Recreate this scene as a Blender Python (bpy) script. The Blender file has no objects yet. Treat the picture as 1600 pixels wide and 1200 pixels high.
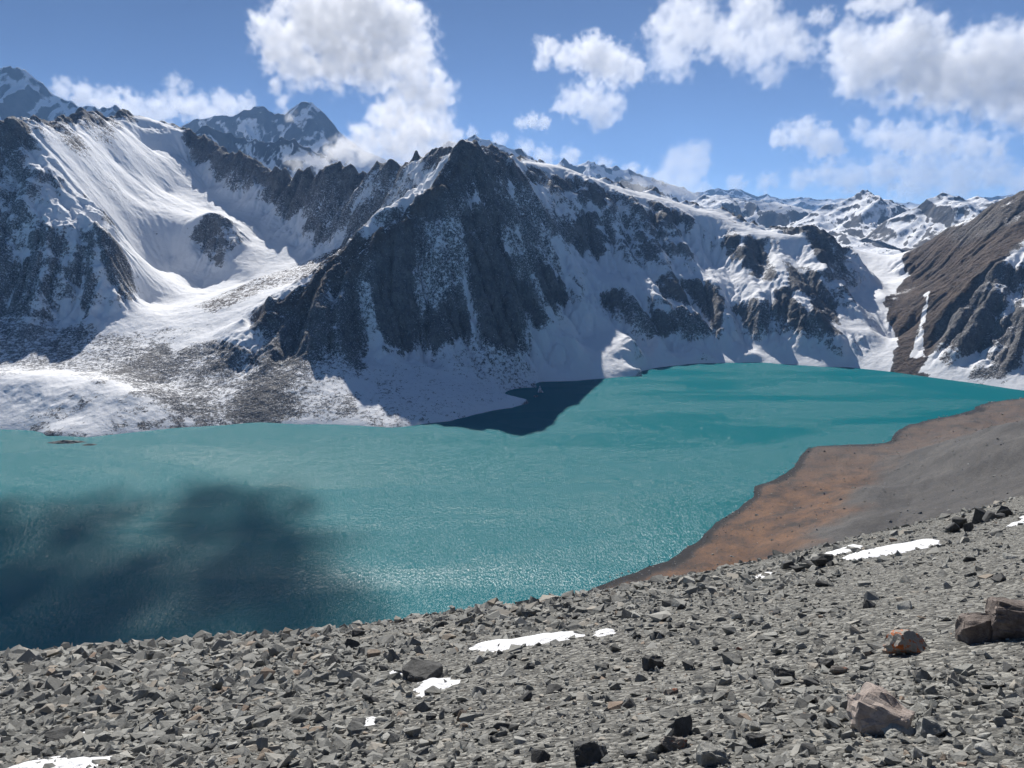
import bpy, math, random, time
import numpy as np
from mathutils import Vector
T0 = time.time()
R = math.radians
rng = np.random.default_rng(7)
random.seed(7)
scene = bpy.context.scene
COL = scene.collection

# ------------------------------------------------------------------ camera, sky, sun, exposure
EYE = 300.0                      # metres above the lake
PITCH = R(11.77)
cam_d = bpy.data.cameras.new('camera'); cam = bpy.data.objects.new('camera', cam_d); COL.objects.link(cam)
cam.location = (0, 0, EYE); cam.rotation_euler = (R(90) - PITCH, 0, 0)
cam_d.sensor_width = 36.0; cam_d.lens = 27.0; cam_d.clip_start = 0.2; cam_d.clip_end = 400000
scene.camera = cam

SUN_EL, SUN_AZ = R(37.0), R(-11.0)       # azimuth measured from +Y, negative = to the left
world = bpy.data.worlds.new('World'); scene.world = world; world.use_nodes = True
wn = world.node_tree.nodes; wl = world.node_tree.links
sky = wn.new('ShaderNodeTexSky'); sky.sky_type = 'NISHITA'; sky.sun_disc = False
sky.sun_elevation = SUN_EL; sky.sun_rotation = -SUN_AZ
sky.altitude = 4500; sky.air_density = 0.5; sky.dust_density = 0.2; sky.ozone_density = 2.0
bg = wn['Background']; bg.inputs['Strength'].default_value = 0.072
wl.new(sky.outputs['Color'], bg.inputs['Color'])
sd = bpy.data.lights.new('sun', 'SUN'); sun = bpy.data.objects.new('sun', sd); COL.objects.link(sun)
sd.energy = 4.6; sd.angle = R(0.53); sd.color = (1.0, 0.96, 0.90)
sdir = Vector((math.sin(SUN_AZ) * math.cos(SUN_EL), math.cos(SUN_AZ) * math.cos(SUN_EL), math.sin(SUN_EL)))
sun.rotation_euler = sdir.to_track_quat('Z', 'Y').to_euler()
vs = scene.view_settings
vs.view_transform = 'Standard'; vs.look = 'None'; vs.gamma = 1.0; vs.use_curve_mapping = False
vs.exposure = 0.6
cy = scene.cycles
cy.use_denoising = True
cy.max_bounces = 8; cy.diffuse_bounces = 4; cy.glossy_bounces = 2; cy.transparent_max_bounces = 8; cy.volume_bounces = 3
cy.use_adaptive_sampling = True; cy.adaptive_threshold = 0.03

# ------------------------------------------------------------------ small maths helpers
CP, SP = math.cos(PITCH), math.sin(PITCH)
def ray(px, py):
    dx = (px - 800) / 1200.0; dy = (600 - py) / 1200.0
    return dx, CP + dy * SP, -SP + dy * CP
def at(px, py, Y):                       # the point seen at a picture position, at ground distance Y
    x, y, z = ray(px, py); t = Y / y
    return (x * t, Y, EYE + z * t)
def atz(px, py, z0=0.0):                 # the point seen there on the level z0
    x, y, z = ray(px, py); t = (z0 - EYE) / z
    return (x * t, y * t, z0)

_prm = np.random.default_rng(99)
_PT = np.tile(_prm.permutation(1024), 3).astype(np.int32)
_GA = _prm.random(1024) * 2 * np.pi
_GX, _GY = np.cos(_GA).astype(np.float32), np.sin(_GA).astype(np.float32)
def perlin(x, y, seed=0):
    x = np.asarray(x, np.float32); y = np.asarray(y, np.float32)
    x0 = np.floor(x); y0 = np.floor(y); fx = x - x0; fy = y - y0
    ix = x0.astype(np.int32) & 1023; iy = (y0.astype(np.int32) + seed * 37) & 1023
    u = fx * fx * (3 - 2 * fx); v = fy * fy * (3 - 2 * fy)
    a0 = _PT[ix]; a1 = _PT[ix + 1]
    def g(p, j, i):
        h = _PT[p + ((iy + j) & 1023)]
        return _GX[h] * (fx - i) + _GY[h] * (fy - j)
    a = g(a0, 0, 0); b = g(a1, 0, 1); c = g(a0, 1, 0); d = g(a1, 1, 1)
    return 1.5 * ((a + u * (b - a)) * (1 - v) + (c + u * (d - c)) * v)
def fbm(x, y, octv=4, seed=0, gain=0.5, lac=2.03):
    s = 0; a = 1.0; n = 0
    for o in range(octv):
        s = s + a * perlin(x, y, seed + o * 17); n += a
        x = x * lac + 13.7; y = y * lac - 7.1; a *= gain
    return s / n
def ridged(x, y, octv=4, seed=0, gain=0.5, lac=2.03):
    s = 0; a = 1.0; n = 0; w = 1.0
    for o in range(octv):
        r = 1 - np.abs(perlin(x, y, seed + o * 17)); r = r * r
        s = s + a * r * w; n += a
        w = np.clip(r * 1.4, 0, 1)
        x = x * lac + 3.7; y = y * lac + 9.1; a *= gain
    return s / n
def sstep(a, b, x):
    t = np.clip((x - a) / (b - a), 0, 1); return t * t * (3 - 2 * t)
def bilin(F, gx, gy):                    # F[row(y), col(x)], fractional indices
    H, W = F.shape
    gx = np.clip(gx, 0, W - 1.001); gy = np.clip(gy, 0, H - 1.001)
    i = gx.astype(int); j = gy.astype(int); a = gx - i; b = gy - j
    return (F[j, i] * (1 - a) + F[j, i + 1] * a) * (1 - b) + (F[j + 1, i] * (1 - a) + F[j + 1, i + 1] * a) * b
def densify(P, step):
    out = [P[0]]
    for p, q in zip(P[:-1], P[1:]):
        p = np.array(p, float); q = np.array(q, float)
        n = max(1, int(np.linalg.norm(q[:2] - p[:2]) / step))
        for k in range(1, n + 1): out.append(tuple(p + (q - p) * k / n))
    return out
def seg_dist(x, y, P):                   # distance to a polyline, signed side and the fraction along it
    best = np.full(np.shape(x), 1e9); side = np.zeros(np.shape(x)); frac = np.zeros(np.shape(x)); zz = np.zeros(np.shape(x))
    P = [np.array(p, float) for p in P]
    L = [np.linalg.norm((q - p)[:2]) for p, q in zip(P[:-1], P[1:])]; tot = sum(L); acc = 0
    for (p, q), l in zip(zip(P[:-1], P[1:]), L):
        d = q - p
        t = np.clip(((x - p[0]) * d[0] + (y - p[1]) * d[1]) / (l * l), 0, 1)
        ex = x - p[0] - t * d[0]; ey = y - p[1] - t * d[1]
        dist = np.hypot(ex, ey); m = dist < best
        best = np.where(m, dist, best); side = np.where(m, np.sign(d[0] * ey - d[1] * ex), side)
        frac = np.where(m, (acc + t * l) / tot, frac)
        if len(p) > 2: zz = np.where(m, p[2] + t * d[2], zz)
        acc += l
    return best, side, frac, zz
def in_poly(x, y, P):
    c = np.zeros(np.shape(x), bool); n = len(P); j = n - 1
    for i in range(n):
        xi, yi = P[i][:2]; xj, yj = P[j][:2]
        if yi != yj:
            c ^= ((yi > y) != (yj > y)) & (x < (xj - xi) * (y - yi) / (yj - yi) + xi)
        j = i
    return c

# ------------------------------------------------------------------ object helpers
def tag(o, label=None, cat=None, group=None, kind=None):
    if label: o['label'] = label
    if cat: o['category'] = cat
    if group: o['group'] = group
    if kind: o['kind'] = kind
    return o
def mesh_np(name, V, F, mat=None, smooth=True, attrs=None):
    """V (n,3), F (m,3) or (m,4)"""
    V = np.ascontiguousarray(V, np.float32); F = np.ascontiguousarray(F, np.int32)
    me = bpy.data.meshes.new(name); k = F.shape[1]
    me.vertices.add(len(V)); me.vertices.foreach_set('co', V.ravel())
    me.loops.add(F.size); me.loops.foreach_set('vertex_index', F.ravel())
    me.polygons.add(len(F)); me.polygons.foreach_set('loop_start', np.arange(0, F.size, k, dtype=np.int32))
    me.polygons.foreach_set('use_smooth', np.full(len(F), smooth))
    me.update(calc_edges=True)
    for an, av in (attrs or {}).items():
        a = me.attributes.new(an, 'FLOAT', 'POINT'); a.data.foreach_set('value', np.ascontiguousarray(av, np.float32))
    if mat: me.materials.append(mat)
    return me
def obj(name, me, parent=None):
    o = bpy.data.objects.new(name, me); COL.objects.link(o); o.parent = parent
    return o
def grid_faces(nr, nc):
    i = np.arange(nr - 1)[:, None] * nc + np.arange(nc - 1)[None, :]
    return np.stack([i, i + 1, i + nc + 1, i + nc], -1).reshape(-1, 4)

class NT:                                # terse node-tree builder
    def __init__(s, nt): s.nt = nt; s.n = nt.nodes; s.l = nt.links
    def node(s, t, **kw):
        n = s.n.new(t)
        for k, v in kw.items(): setattr(n, k, v)
        return n
    def put(s, sock, v):
        if hasattr(v, 'is_output') or isinstance(v, bpy.types.NodeSocket): s.l.new(v, sock)
        else: sock.default_value = v
    def math(s, op, a, b=None, c=None, clamp=False):
        n = s.node('ShaderNodeMath', operation=op, use_clamp=clamp); s.put(n.inputs[0], a)
        if b is not None: s.put(n.inputs[1], b)
        if c is not None: s.put(n.inputs[2], c)
        return n.outputs[0]
    def attr(s, name): return s.node('ShaderNodeAttribute', attribute_name=name).outputs['Fac']
    def noise(s, vec, scale, detail=4, rough=0.55, dist=0.0, out='Fac'):
        n = s.node('ShaderNodeTexNoise'); s.put(n.inputs['Vector'], vec); n.inputs['Scale'].default_value = scale
        n.inputs['Detail'].default_value = detail; n.inputs['Roughness'].default_value = rough; n.inputs['Distortion'].default_value = dist
        return n.outputs[out]
    def mapr(s, v, a, b, c=0.0, d=1.0, smooth=True):
        n = s.node('ShaderNodeMapRange'); n.interpolation_type = 'SMOOTHSTEP' if smooth else 'LINEAR'
        s.put(n.inputs[0], v)
        for k, q in zip((1, 2, 3, 4), (a, b, c, d)): s.put(n.inputs[k], q)
        return n.outputs[0]
    def mix(s, f, a, b):
        n = s.node('ShaderNodeMix', data_type='RGBA')
        s.put(n.inputs[0], f)
        for k, q in ((6, a), (7, b)): s.put(n.inputs[k], (*q, 1.0) if isinstance(q, tuple) and len(q) == 3 else q)
        return n.outputs[2]
    def ramp(s, f, stops):
        n = s.node('ShaderNodeValToRGB'); s.put(n.inputs[0], f); e = n.color_ramp.elements
        while len(e) < len(stops): e.new(0.5)
        for q, (p, c) in zip(e, stops): q.position = p; q.color = (*c, 1)
        return n.outputs[0]
    def pos(s): return s.node('ShaderNodeNewGeometry').outputs['Position']
    def mapping(s, vec, scale=(1, 1, 1), rot=(0, 0, 0)):
        n = s.node('ShaderNodeMapping'); s.put(n.inputs[0], vec); n.inputs['Scale'].default_value = scale; n.inputs['Rotation'].default_value = rot
        return n.outputs[0]
    def bump(s, h, strength=1.0, dist=1.0, normal=None):
        n = s.node('ShaderNodeBump'); n.inputs['Strength'].default_value = strength; n.inputs['Distance'].default_value = dist
        s.put(n.inputs['Height'], h)
        if normal: s.put(n.inputs['Normal'], normal)
        return n.outputs[0]
def new_mat(name):
    m = bpy.data.materials.new(name); m.use_nodes = True
    t = NT(m.node_tree); b = m.node_tree.nodes['Principled BSDF']
    return m, t, b

# ------------------------------------------------------------------ materials of the land
def mat_mountain():
    m, t, b = new_mat('snowy_rock')
    p = t.pos()
    snow = t.attr('snow'); brown = t.attr('brown'); gain = t.attr('speckle')
    n1 = t.noise(p, 0.045, 4, 0.62); n2 = t.noise(p, 0.15, 6, 0.78)
    nn = t.math('ADD', t.math('MULTIPLY_ADD', n1, 0.7, -0.35), t.math('MULTIPLY', t.math('SUBTRACT', n2, 0.5), t.math('MULTIPLY_ADD', gain, 1.6, 1.7)))
    f = t.math('ADD', snow, t.math('MULTIPLY', nn, 0.75))
    f = t.mapr(f, 0.45, 0.56)
    n3 = t.noise(p, 0.03, 8, 0.72)
    rock = t.ramp(n3, [(0.28, (0.040, 0.042, 0.050)), (0.45, (0.105, 0.106, 0.112)), (0.58, (0.165, 0.160, 0.158)), (0.75, (0.25, 0.238, 0.222))])
    crack = t.mapr(t.noise(t.mapping(p, (0.16, 0.16, 0.07)), 1.0, 6, 0.75, 1.2), 0.36, 0.52, 1.0, 0.0)
    rock = t.mix(t.math('MULTIPLY', crack, 0.75), rock, (0.022, 0.024, 0.030))
    dust = t.mapr(t.math('ADD', t.noise(p, 0.35, 4, 0.75), t.math('MULTIPLY', snow, 0.25)), 0.60, 0.72, 0.0, 0.85)
    soil = t.ramp(t.noise(p, 0.03, 6, 0.65), [(0.3, (0.034, 0.026, 0.022)), (0.5, (0.064, 0.045, 0.036)), (0.75, (0.105, 0.074, 0.057))])
    rock = t.mix(dust, rock, (0.80, 0.81, 0.84))
    base = t.mix(brown, rock, soil)
    col = t.mix(f, base, (0.84, 0.85, 0.87))
    t.put(b.inputs['Base Color'], col); b.inputs['Roughness'].default_value = 0.85; b.inputs['Specular IOR Level'].default_value = 0.15
    hb = t.math('ADD', t.math('MULTIPLY', t.noise(p, 0.08, 4, 0.65), 7.0), t.math('MULTIPLY', f, 0.8))
    st = t.math('MULTIPLY_ADD', f, -0.75, 1.0)
    bn = t.node('ShaderNodeBump'); bn.inputs['Distance'].default_value = 1.0
    t.put(bn.inputs['Strength'], st); t.put(bn.inputs['Height'], hb)
    t.put(b.inputs['Normal'], bn.outputs[0])
    return m
M_MOUNT = mat_mountain()

# ------------------------------------------------------------------ shorelines (picture positions projected on the lake's level)
FAR_SHORE = [atz(*p) for p in [(-420, 668), (-200, 672), (0, 671), (51, 673), (74, 681), (135, 683), (175, 679), (270, 669), (354, 664), (405, 660), (472, 663), (540, 664),
    (611, 668), (636, 666), (702, 658), (755, 645), (800, 637), (825, 630), (838, 620), (842, 613), (836, 605), (834, 601), (844, 597), (901, 595), (950, 591), (1002, 586), (1011, 578), (1040, 573), (1087, 568),
    (1181, 566), (1286, 573), (1326, 574), (1392, 581), (1450, 589), (1524, 599), (1599, 610), (1700, 618), (1900, 626)]]
NEAR_SHORE = [atz(*p) for p in [(-900, 1200), (0, 1120), (500, 1010), (760, 950), (840, 932), (897, 914), (940, 897), (997, 876), (1040, 862), (1078, 845), (1106, 819), (1140, 797), (1168, 776), (1173, 757), (1200, 742), (1230, 723),
    (1258, 697), (1310, 692), (1372, 688), (1410, 664), (1486, 643), (1543, 627), (1600, 620), (1700, 612)]]

# ------------------------------------------------------------------ the mountains across the lake
GX0, GX1, GY0, GY1, GS = -2300.0, 2300.0, 950.0, 3050.0, 5.0
gx = np.arange(GX0, GX1 + 1, GS); gy = np.arange(GY0, GY1 + 1, GS)
MX, MY = np.meshgrid(gx, gy)

def P(*pts): return [at(*p) for p in pts]
RIDGE = P((25, 191, 1850), (61, 190, 1950), (98, 181, 2100), (145, 178, 2300), (169, 185, 2450), (206, 181, 2600), (211, 180, 2620), (236, 193, 2640), (251, 200, 2650), (277, 201, 2680),
    (304, 215, 2600), (337, 232, 2520), (364, 245, 2450), (388, 255, 2390), (432, 262, 2300), (481, 261, 2190), (545, 259, 2100), (582, 254, 2040), (602, 257, 2010), (622, 249, 1980), (656, 251, 1920),
    (683, 241, 1850), (717, 234, 1760), (741, 222, 1700), (761, 227, 1765), (771, 241, 1860), (791, 252, 2100), (818, 266, 2300), (845, 269, 2370), (867, 271, 2390), (885, 276, 2370), (903, 282, 2340), (926, 290, 2330), (962, 296, 2300), (979, 307, 2325), (1002, 313, 2335), (1019, 309, 2330),
    (1056, 325, 2330), (1080, 335, 2310), (1124, 336, 2300), (1148, 340, 2285), (1164, 358, 2225), (1181, 362, 2200), (1191, 372, 2200), (1215, 372, 2195), (1239, 365, 2130), (1279, 363, 2090), (1306, 379, 2080), (1320, 399, 2090))
COLR = P((1325, 387, 2300), (1344, 392, 2290), (1380, 399, 2270), (1414, 396, 2240))
RIGHT = P((1414, 396, 2240), (1440, 383, 2180), (1476, 362, 2120), (1506, 347, 2060), (1539, 329, 2010), (1566, 315, 1970), (1593, 303, 1940), (1660, 280, 1880), (1800, 260, 1800))
RSPUR = P((1640, 345, 1790), (1600, 371, 1750), (1572, 392, 1720), (1539, 422, 1690), (1509, 464, 1650), (1461, 500, 1640), (1440, 545, 1600))
SPUR = P((741, 222, 1700), (707, 264, 1640), (663, 308, 1580), (629, 335, 1530), (609, 362, 1500), (572, 399, 1480), (521, 430, 1470), (454, 467, 1445), (420, 480, 1435), (380, 500, 1420))
LEDGE = P((25, 191, 1850), (40, 222, 1830), (71, 262, 1790), (88, 282, 1770), (115, 310, 1740), (135, 331, 1715), (169, 353, 1690), (184, 384, 1650), (182, 404, 1625))
PRIB = P((741, 222, 1700), (765, 300, 1655), (795, 380, 1610), (806, 437, 1570), (811, 504, 1515))
pts = []
for L, st in ((RIDGE, 30), (COLR, 30), (RIGHT, 40), (RSPUR, 30), (SPUR, 30), (LEDGE, 30), (PRIB, 30), (FAR_SHORE, 35)):
    pts += densify(L, st)
pts += P((84, 482, 1520), (135, 461, 1540), (0, 490, 1500), (40, 480, 1500), (-200, 480, 1500), (-500, 470, 1500), (-200, 250, 1850), (-500, 200, 1900),      # left face
    (180, 250, 2150), (200, 300, 2050), (250, 340, 2020), (290, 250, 2480), (330, 300, 2330), (230, 230, 2450), (260, 300, 2250), (400, 370, 2080), (450, 385, 2010), (480, 398, 1950), (300, 450, 1800), (380, 440, 1830), (220, 470, 1650), (230, 420, 1860), (210, 390, 1850), (270, 400, 1950),
    (337, 333, 2030), (320, 338, 2010), (355, 340, 2020), (337, 425, 1890), (391, 377, 2020), (300, 380, 1960), (360, 410, 1900),                               # the bowl and its knob
    (304, 269, 2500), (337, 293, 2400), (381, 309, 2310), (422, 323, 2240), (449, 347, 2150), (469, 384, 2040), (496, 396, 1960), (540, 380, 1880), (580, 362, 1800), (620, 330, 1780),
    (405, 434, 1720), (450, 440, 1670), (500, 425, 1640), (320, 471, 1620), (350, 480, 1540),
    (595, 545, 1370), (639, 551, 1375), (670, 545, 1400), (734, 528, 1440), (757, 538, 1440), (808, 548, 1470), (560, 560, 1320), (500, 560, 1300), (450, 570, 1280),   # foot of the cliffs
    (350, 510, 1450), (400, 515, 1430), (350, 600, 1250), (420, 600, 1230), (200, 540, 1420), (100, 520, 1450), (0, 520, 1430), (-200, 530, 1430), (250, 600, 1260), (300, 630, 1180),
    (0, 585, 1230), (60, 586, 1225), (152, 595, 1200), (202, 615, 1165), (0, 575, 1320), (120, 582, 1310), (-200, 590, 1230), (0, 640, 1150), (120, 650, 1120),
    (880, 500, 1700), (940, 500, 1730), (1000, 490, 1750), (930, 540, 1622), (970, 545, 1619), (900, 535, 1630), (1030, 545, 1690), (1290, 540, 1694), (1170, 545, 1731), (1095, 548, 1716), (1050, 490, 1760), (1100, 480, 1829), (1150, 480, 1820), (1200, 480, 1800), (1260, 500, 1760), (1310, 520, 1700),
    (900, 400, 1930), (950, 400, 1950), (1000, 400, 1950), (1100, 405, 2010), (1200, 420, 1960), (1280, 430, 1900),
    (1360, 480, 1850), (1385, 440, 2050), (1350, 430, 2120), (1345, 455, 1960), (1374, 470, 1890), (1396, 530, 1730), (1380, 520, 1750),
    (1450, 440, 1950), (1500, 400, 1900), (1430, 500, 1740), (1560, 350, 1880), (1411, 428, 2080), (1550, 500, 1560), (1590, 480, 1560), (1590, 560, 1450))
# behind the crests the ground falls away
_rd = np.array(densify(RIDGE, 40))[4:]; _tg = np.gradient(_rd[:, :2], axis=0); _nm = np.stack([-_tg[:, 1], _tg[:, 0]], 1); _nm /= np.linalg.norm(_nm, axis=1)[:, None]
for off_, drop, stp in ((60, 60, 1), (260, 190, 4), (560, 330, 6)):
    for (x, y, z), n_ in zip(_rd[::stp], _nm[::stp]):
        q = np.array([x + n_[0] * off_, y + n_[1] * off_])
        if np.hypot(_rd[:, 0] - q[0], _rd[:, 1] - q[1]).min() > 0.92 * off_: pts.append((q[0], q[1], z - drop))
pts += [(x * 1.15, y + 300, z - 160) for x, y, z in densify(RIGHT, 150)[1:]]
pts += [(x + 10, y + 240, z - 70) for x, y, z in COLR] + [(x + 20, y + 480, z - 180) for x, y, z in COLR]
# the lake's bed
for x, y, z in densify(FAR_SHORE, 70): pts.append((x * 0.96, y - 55, -38.0))
pts += [(-1900, 1300, 90), (-2200, 2000, 520), (-2200, 2900, 500), (-900, 2950, 500), (2200, 1300, 60), (2200, 2900, 300), (0, 960, -80), (800, 1000, -80), (1500, 1000, -80)]
pts = np.array(pts, float)
_, ui = np.unique(np.round(pts[:, :2] / 6), axis=0, return_index=True); pts = pts[np.sort(ui)]
def rbf_fit(pts):
    n = len(pts); q = pts[:, :2] / 1000
    K = -np.hypot(q[:, None, 0] - q[None, :, 0], q[:, None, 1] - q[None, :, 1]); K[np.arange(n), np.arange(n)] -= 0.004
    A = np.zeros((n + 3, n + 3)); A[:n, :n] = K; A[:n, n] = 1; A[:n, n + 1:] = q; A[n:, :n] = A[:n, n:].T
    s = np.linalg.solve(A, np.concatenate([pts[:, 2], [0, 0, 0]])); return q, s
def rbf_eval(fit, x, y):
    q, s = fit; n = len(q); x = (x / 1000).astype(np.float32); y = (y / 1000).astype(np.float32)
    z = s[n] + s[n + 1] * x + s[n + 2] * y
    for i in range(n): z -= np.float32(s[i]) * np.sqrt((x - np.float32(q[i, 0])) ** 2 + (y - np.float32(q[i, 1])) ** 2)
    return z
fit = rbf_fit(pts)
Z0 = rbf_eval(fit, MX, MY).astype(float)

def blur(F, r):
    k = np.exp(-0.5 * (np.arange(-3 * r, 3 * r + 1) / r) ** 2); k /= k.sum()
    pad = 3 * r
    G = np.pad(F, ((pad, pad), (0, 0)), 'edge'); F = sum(k[i] * G[i:i + F.shape[0]] for i in range(len(k)))
    G = np.pad(F, ((0, 0), (pad, pad)), 'edge'); return sum(k[i] * G[:, i:i + F.shape[1]] for i in range(len(k)))
# explicit ribs: crests of the talus cones and the buttresses above them
def rib(Z, line, amp, wl_, wr_):
    d, side, fr, _ = seg_dist(MX, MY, line)
    w = np.where(side > 0, wr_, wl_)       # walking down the rib towards the viewer, its left hand is picture right
    return Z + amp * np.clip(1 - d / w, 0, 1) * sstep(0, 0.25, fr) * sstep(1.0, 0.86, fr)
def onto(*pp):                           # picture positions dropped on the base surface
    out = []
    for px, py in pp:
        x, y, z = ray(px, py); Ys = np.linspace(1000, 2900, 500)
        X = x * Ys / y; Zr = EYE + z * Ys / y
        zt = bilin(Z0, (X - GX0) / GS, (Ys - GY0) / GS); k = np.argmax(zt > Zr)
        out.append((X[k], Ys[k]))
    return out
for line, amp, a, b_ in ((((870, 400), (890, 452), (945, 515), (1008, 582)), 20, 85, 26), (((960, 430), (985, 490), (1030, 540), (1062, 572)), 22, 60, 30),
        (((1070, 480), (1085, 535), (1107, 570)), 16, 45, 26), (((1125, 470), (1150, 530), (1184, 570)), 16, 50, 26), (((1200, 380), (1230, 436), (1275, 510), (1324, 576)), 18, 60, 34),
        (((1262, 372), (1300, 440), (1345, 500), (1372, 545)), 14, 50, 40), (((1330, 400), (1362, 440), (1392, 480)), 12, 40, 30)):
    Z0 = rib(Z0, onto(*line), amp, a, b_)
# streaks that run down the slopes (noise averaged along the lines of fall)
Zs = blur(Z0, 4)
dzy, dzx = np.gradient(Zs, GS); sl = np.hypot(dzx, dzy) + 1e-6; ux, uy = dzx / sl, dzy / sl
def lic(N, steps, h):
    acc = N.copy(); n = 1
    for sgn in (1, -1):
        px_ = np.arange(len(gx))[None, :] + 0 * MX; py_ = np.arange(len(gy))[:, None] + 0 * MX
        for k in range(steps):
            vx = bilin(ux, px_, py_); vy = bilin(uy, px_, py_)
            px_ = px_ + sgn * vx * h; py_ = py_ + sgn * vy * h
            acc += bilin(N, px_, py_); n += 1
    return acc / n
N1 = perlin(MX / 70, MY / 70, 3); N2 = perlin(MX / 30, MY / 30, 5); N3 = perlin(MX / 14, MY / 14, 8)
L0 = lic(perlin(MX / 120, MY / 120, 12), 18, 3.0); L0 /= L0.std(); L1 = lic(N1, 16, 2.2); L2 = lic(N2, 14, 1.6); L3 = lic(N3, 9, 1.2)
L1 /= L1.std(); L2 /= L2.std(); L3 /= L3.std()
slope0 = blur(np.hypot(dzx, dzy), 2)
steep = sstep(0.38, 0.80, slope0) * sstep(8, 60, Z0)
QMX = 800 + 1200 * MX / (MY * CP - (Z0 - EYE) * SP); QMY = 600 - 1200 * (MY * SP + (Z0 - EYE) * CP) / (MY * CP - (Z0 - EYE) * SP)
BOWL = [(40, 200), (150, 185), (210, 190), (280, 205), (300, 262), (340, 290), (420, 322), (450, 350), (490, 395), (400, 430), (300, 470), (215, 480), (195, 400), (180, 350), (110, 290)]
KNOB = [(300, 372), (322, 338), (340, 330), (362, 340), (388, 372), (392, 380), (365, 392), (338, 425), (318, 395)]
calm = blur(in_poly(QMX, QMY, BOWL).astype(float), 4) * (1 - blur(in_poly(QMX, QMY, KNOB).astype(float), 2))
BROWN = [(1414, 396), (1440, 378), (1510, 342), (1600, 296), (1750, 240), (1750, 320), (1600, 378), (1545, 420), (1510, 462), (1465, 500), (1450, 592), (1390, 592), (1400, 530), (1376, 472), (1418, 430)]
steep = steep * (1 - 0.94 * calm) * (1 - 0.7 * blur(in_poly(QMX, QMY, BROWN).astype(float), 4))
dR = np.minimum(seg_dist(MX, MY, RIDGE)[0], seg_dist(MX, MY, SPUR[:5])[0]); nearc = sstep(60, 8, dR) * (1 - calm)
steep = np.maximum(steep, 0.85 * nearc)
ribs = (1 - np.abs(L0)) * 16 + (1 - np.abs(L1)) * 11 + (1 - np.abs(L2)) * 5 + (1 - np.abs(L3)) * 2.5 - 8
crag = (ridged(MX / 130, MY / 130, 5, 21) - 0.5) * 30
_q = Z0 / 46.0 + 1.1 * fbm(MX / 150, MY / 150, 3, 58) + 0.25 * L1; _fr = _q - np.floor(_q)
terr = 46 * (sstep(0.25, 0.75, _fr) - _fr) * sstep(-0.25, 0.25, fbm(MX / 110, MY / 110, 3, 59)) * 0.42       # broken cliff bands
ZM = Z0 + steep * (ribs + crag + terr) + sstep(0, 40, Z0) * fbm(MX / 60, MY / 60, 5, 31) * (3.5 + 5 * steep) + calm * (L1 * 1.3 + L2 * 0.3)
# running water and slides cut gullies that join downhill
def erode(Z, mask, n=11, k=0.26):
    H, W = Z.shape; idx = np.arange(H * W).reshape(H, W)
    nb = [(-1, -1, 1.414), (-1, 0, 1), (-1, 1, 1.414), (0, -1, 1), (0, 1, 1), (1, -1, 1.414), (1, 0, 1), (1, 1, 1.414)]
    for it in range(n):
        best = np.zeros((H, W)); rec = idx.copy(); drop = np.zeros((H, W))
        for dj, di, dl in nb:
            q = np.full((H, W), 1e9); q[max(0, -dj):H - max(0, dj), max(0, -di):W - max(0, di)] = Z[max(0, dj):H - max(0, -dj), max(0, di):W - max(0, -di)]
            g_ = (Z - q) / (dl * GS); m_ = g_ > best
            best = np.where(m_, g_, best); rec = np.where(m_, idx + dj * W + di, rec); drop = np.where(m_, Z - q, drop)
        order = np.argsort(-Z.ravel()).tolist(); rl = rec.ravel().tolist(); A = [1.0] * (H * W)
        for c in order:
            r_ = rl[c]
            if r_ != c: A[r_] += A[c]
        A = np.array(A).reshape(H, W)
        Z = Z - np.minimum(k * np.minimum(np.sqrt(np.maximum(A - 5.0, 0)), 14.0) * np.minimum(best, 1.6) * mask, 0.6 * drop)
        lap = blur(Z, 1) - Z; Z = Z + 0.16 * lap * mask
    return Z
Zb = ZM; ZM = erode(ZM + steep * (perlin(MX / 13, MY / 13, 66) * 1.5 + fbm(MX / 45, MY / 45, 3, 67) * 9), steep * sstep(6, 40, Z0))
ZM = ZM + nearc * ((ridged(MX / 38, MY / 38, 3, 55) - 0.5) * 21 + 3)
land = sstep(0.0, 20.0, Z0)
# the land mesh: rows of distance, columns of bearing
NCOL, NROW = 1150, 560
cu = np.linspace(-0.82, 0.86, NCOL); tt = np.linspace(0, 1, NROW)
cyv = 1040 + (2980 - 1040) * (0.75 * tt + 0.25 * tt ** 2)
U, VY = np.meshgrid(cu, cyv); VX = U * VY
gxi = (VX - GX0) / GS; gyi = (VY - GY0) / GS
VZ = bilin(ZM, gxi, gyi); st_v = bilin(steep, gxi, gyi); l2v = bilin(L2, gxi, gyi); l1v = bilin(L1, gxi, gyi); l0v = bilin(L0, gxi, gyi); z0v = bilin(Z0, gxi, gyi)
landv = sstep(0, 15, z0v)
VZ = VZ + landv * ((ridged(VX / 26, VY / 26, 4, 41) - 0.45) * (1.2 + 9.0 * st_v) + fbm(VX / 9, VY / 9, 3, 47) * (0.5 + 2.0 * st_v))
# slope of the finished surface
g1 = np.gradient(VZ, axis=1) / np.gradient(VX, axis=1); 
dY = np.gradient(VY, axis=0); dZr = np.gradient(VZ, axis=0); dXr = np.gradient(VX, axis=0)
g2 = (dZr - g1 * dXr) / dY
slope = np.hypot(g1, g2)
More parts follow.
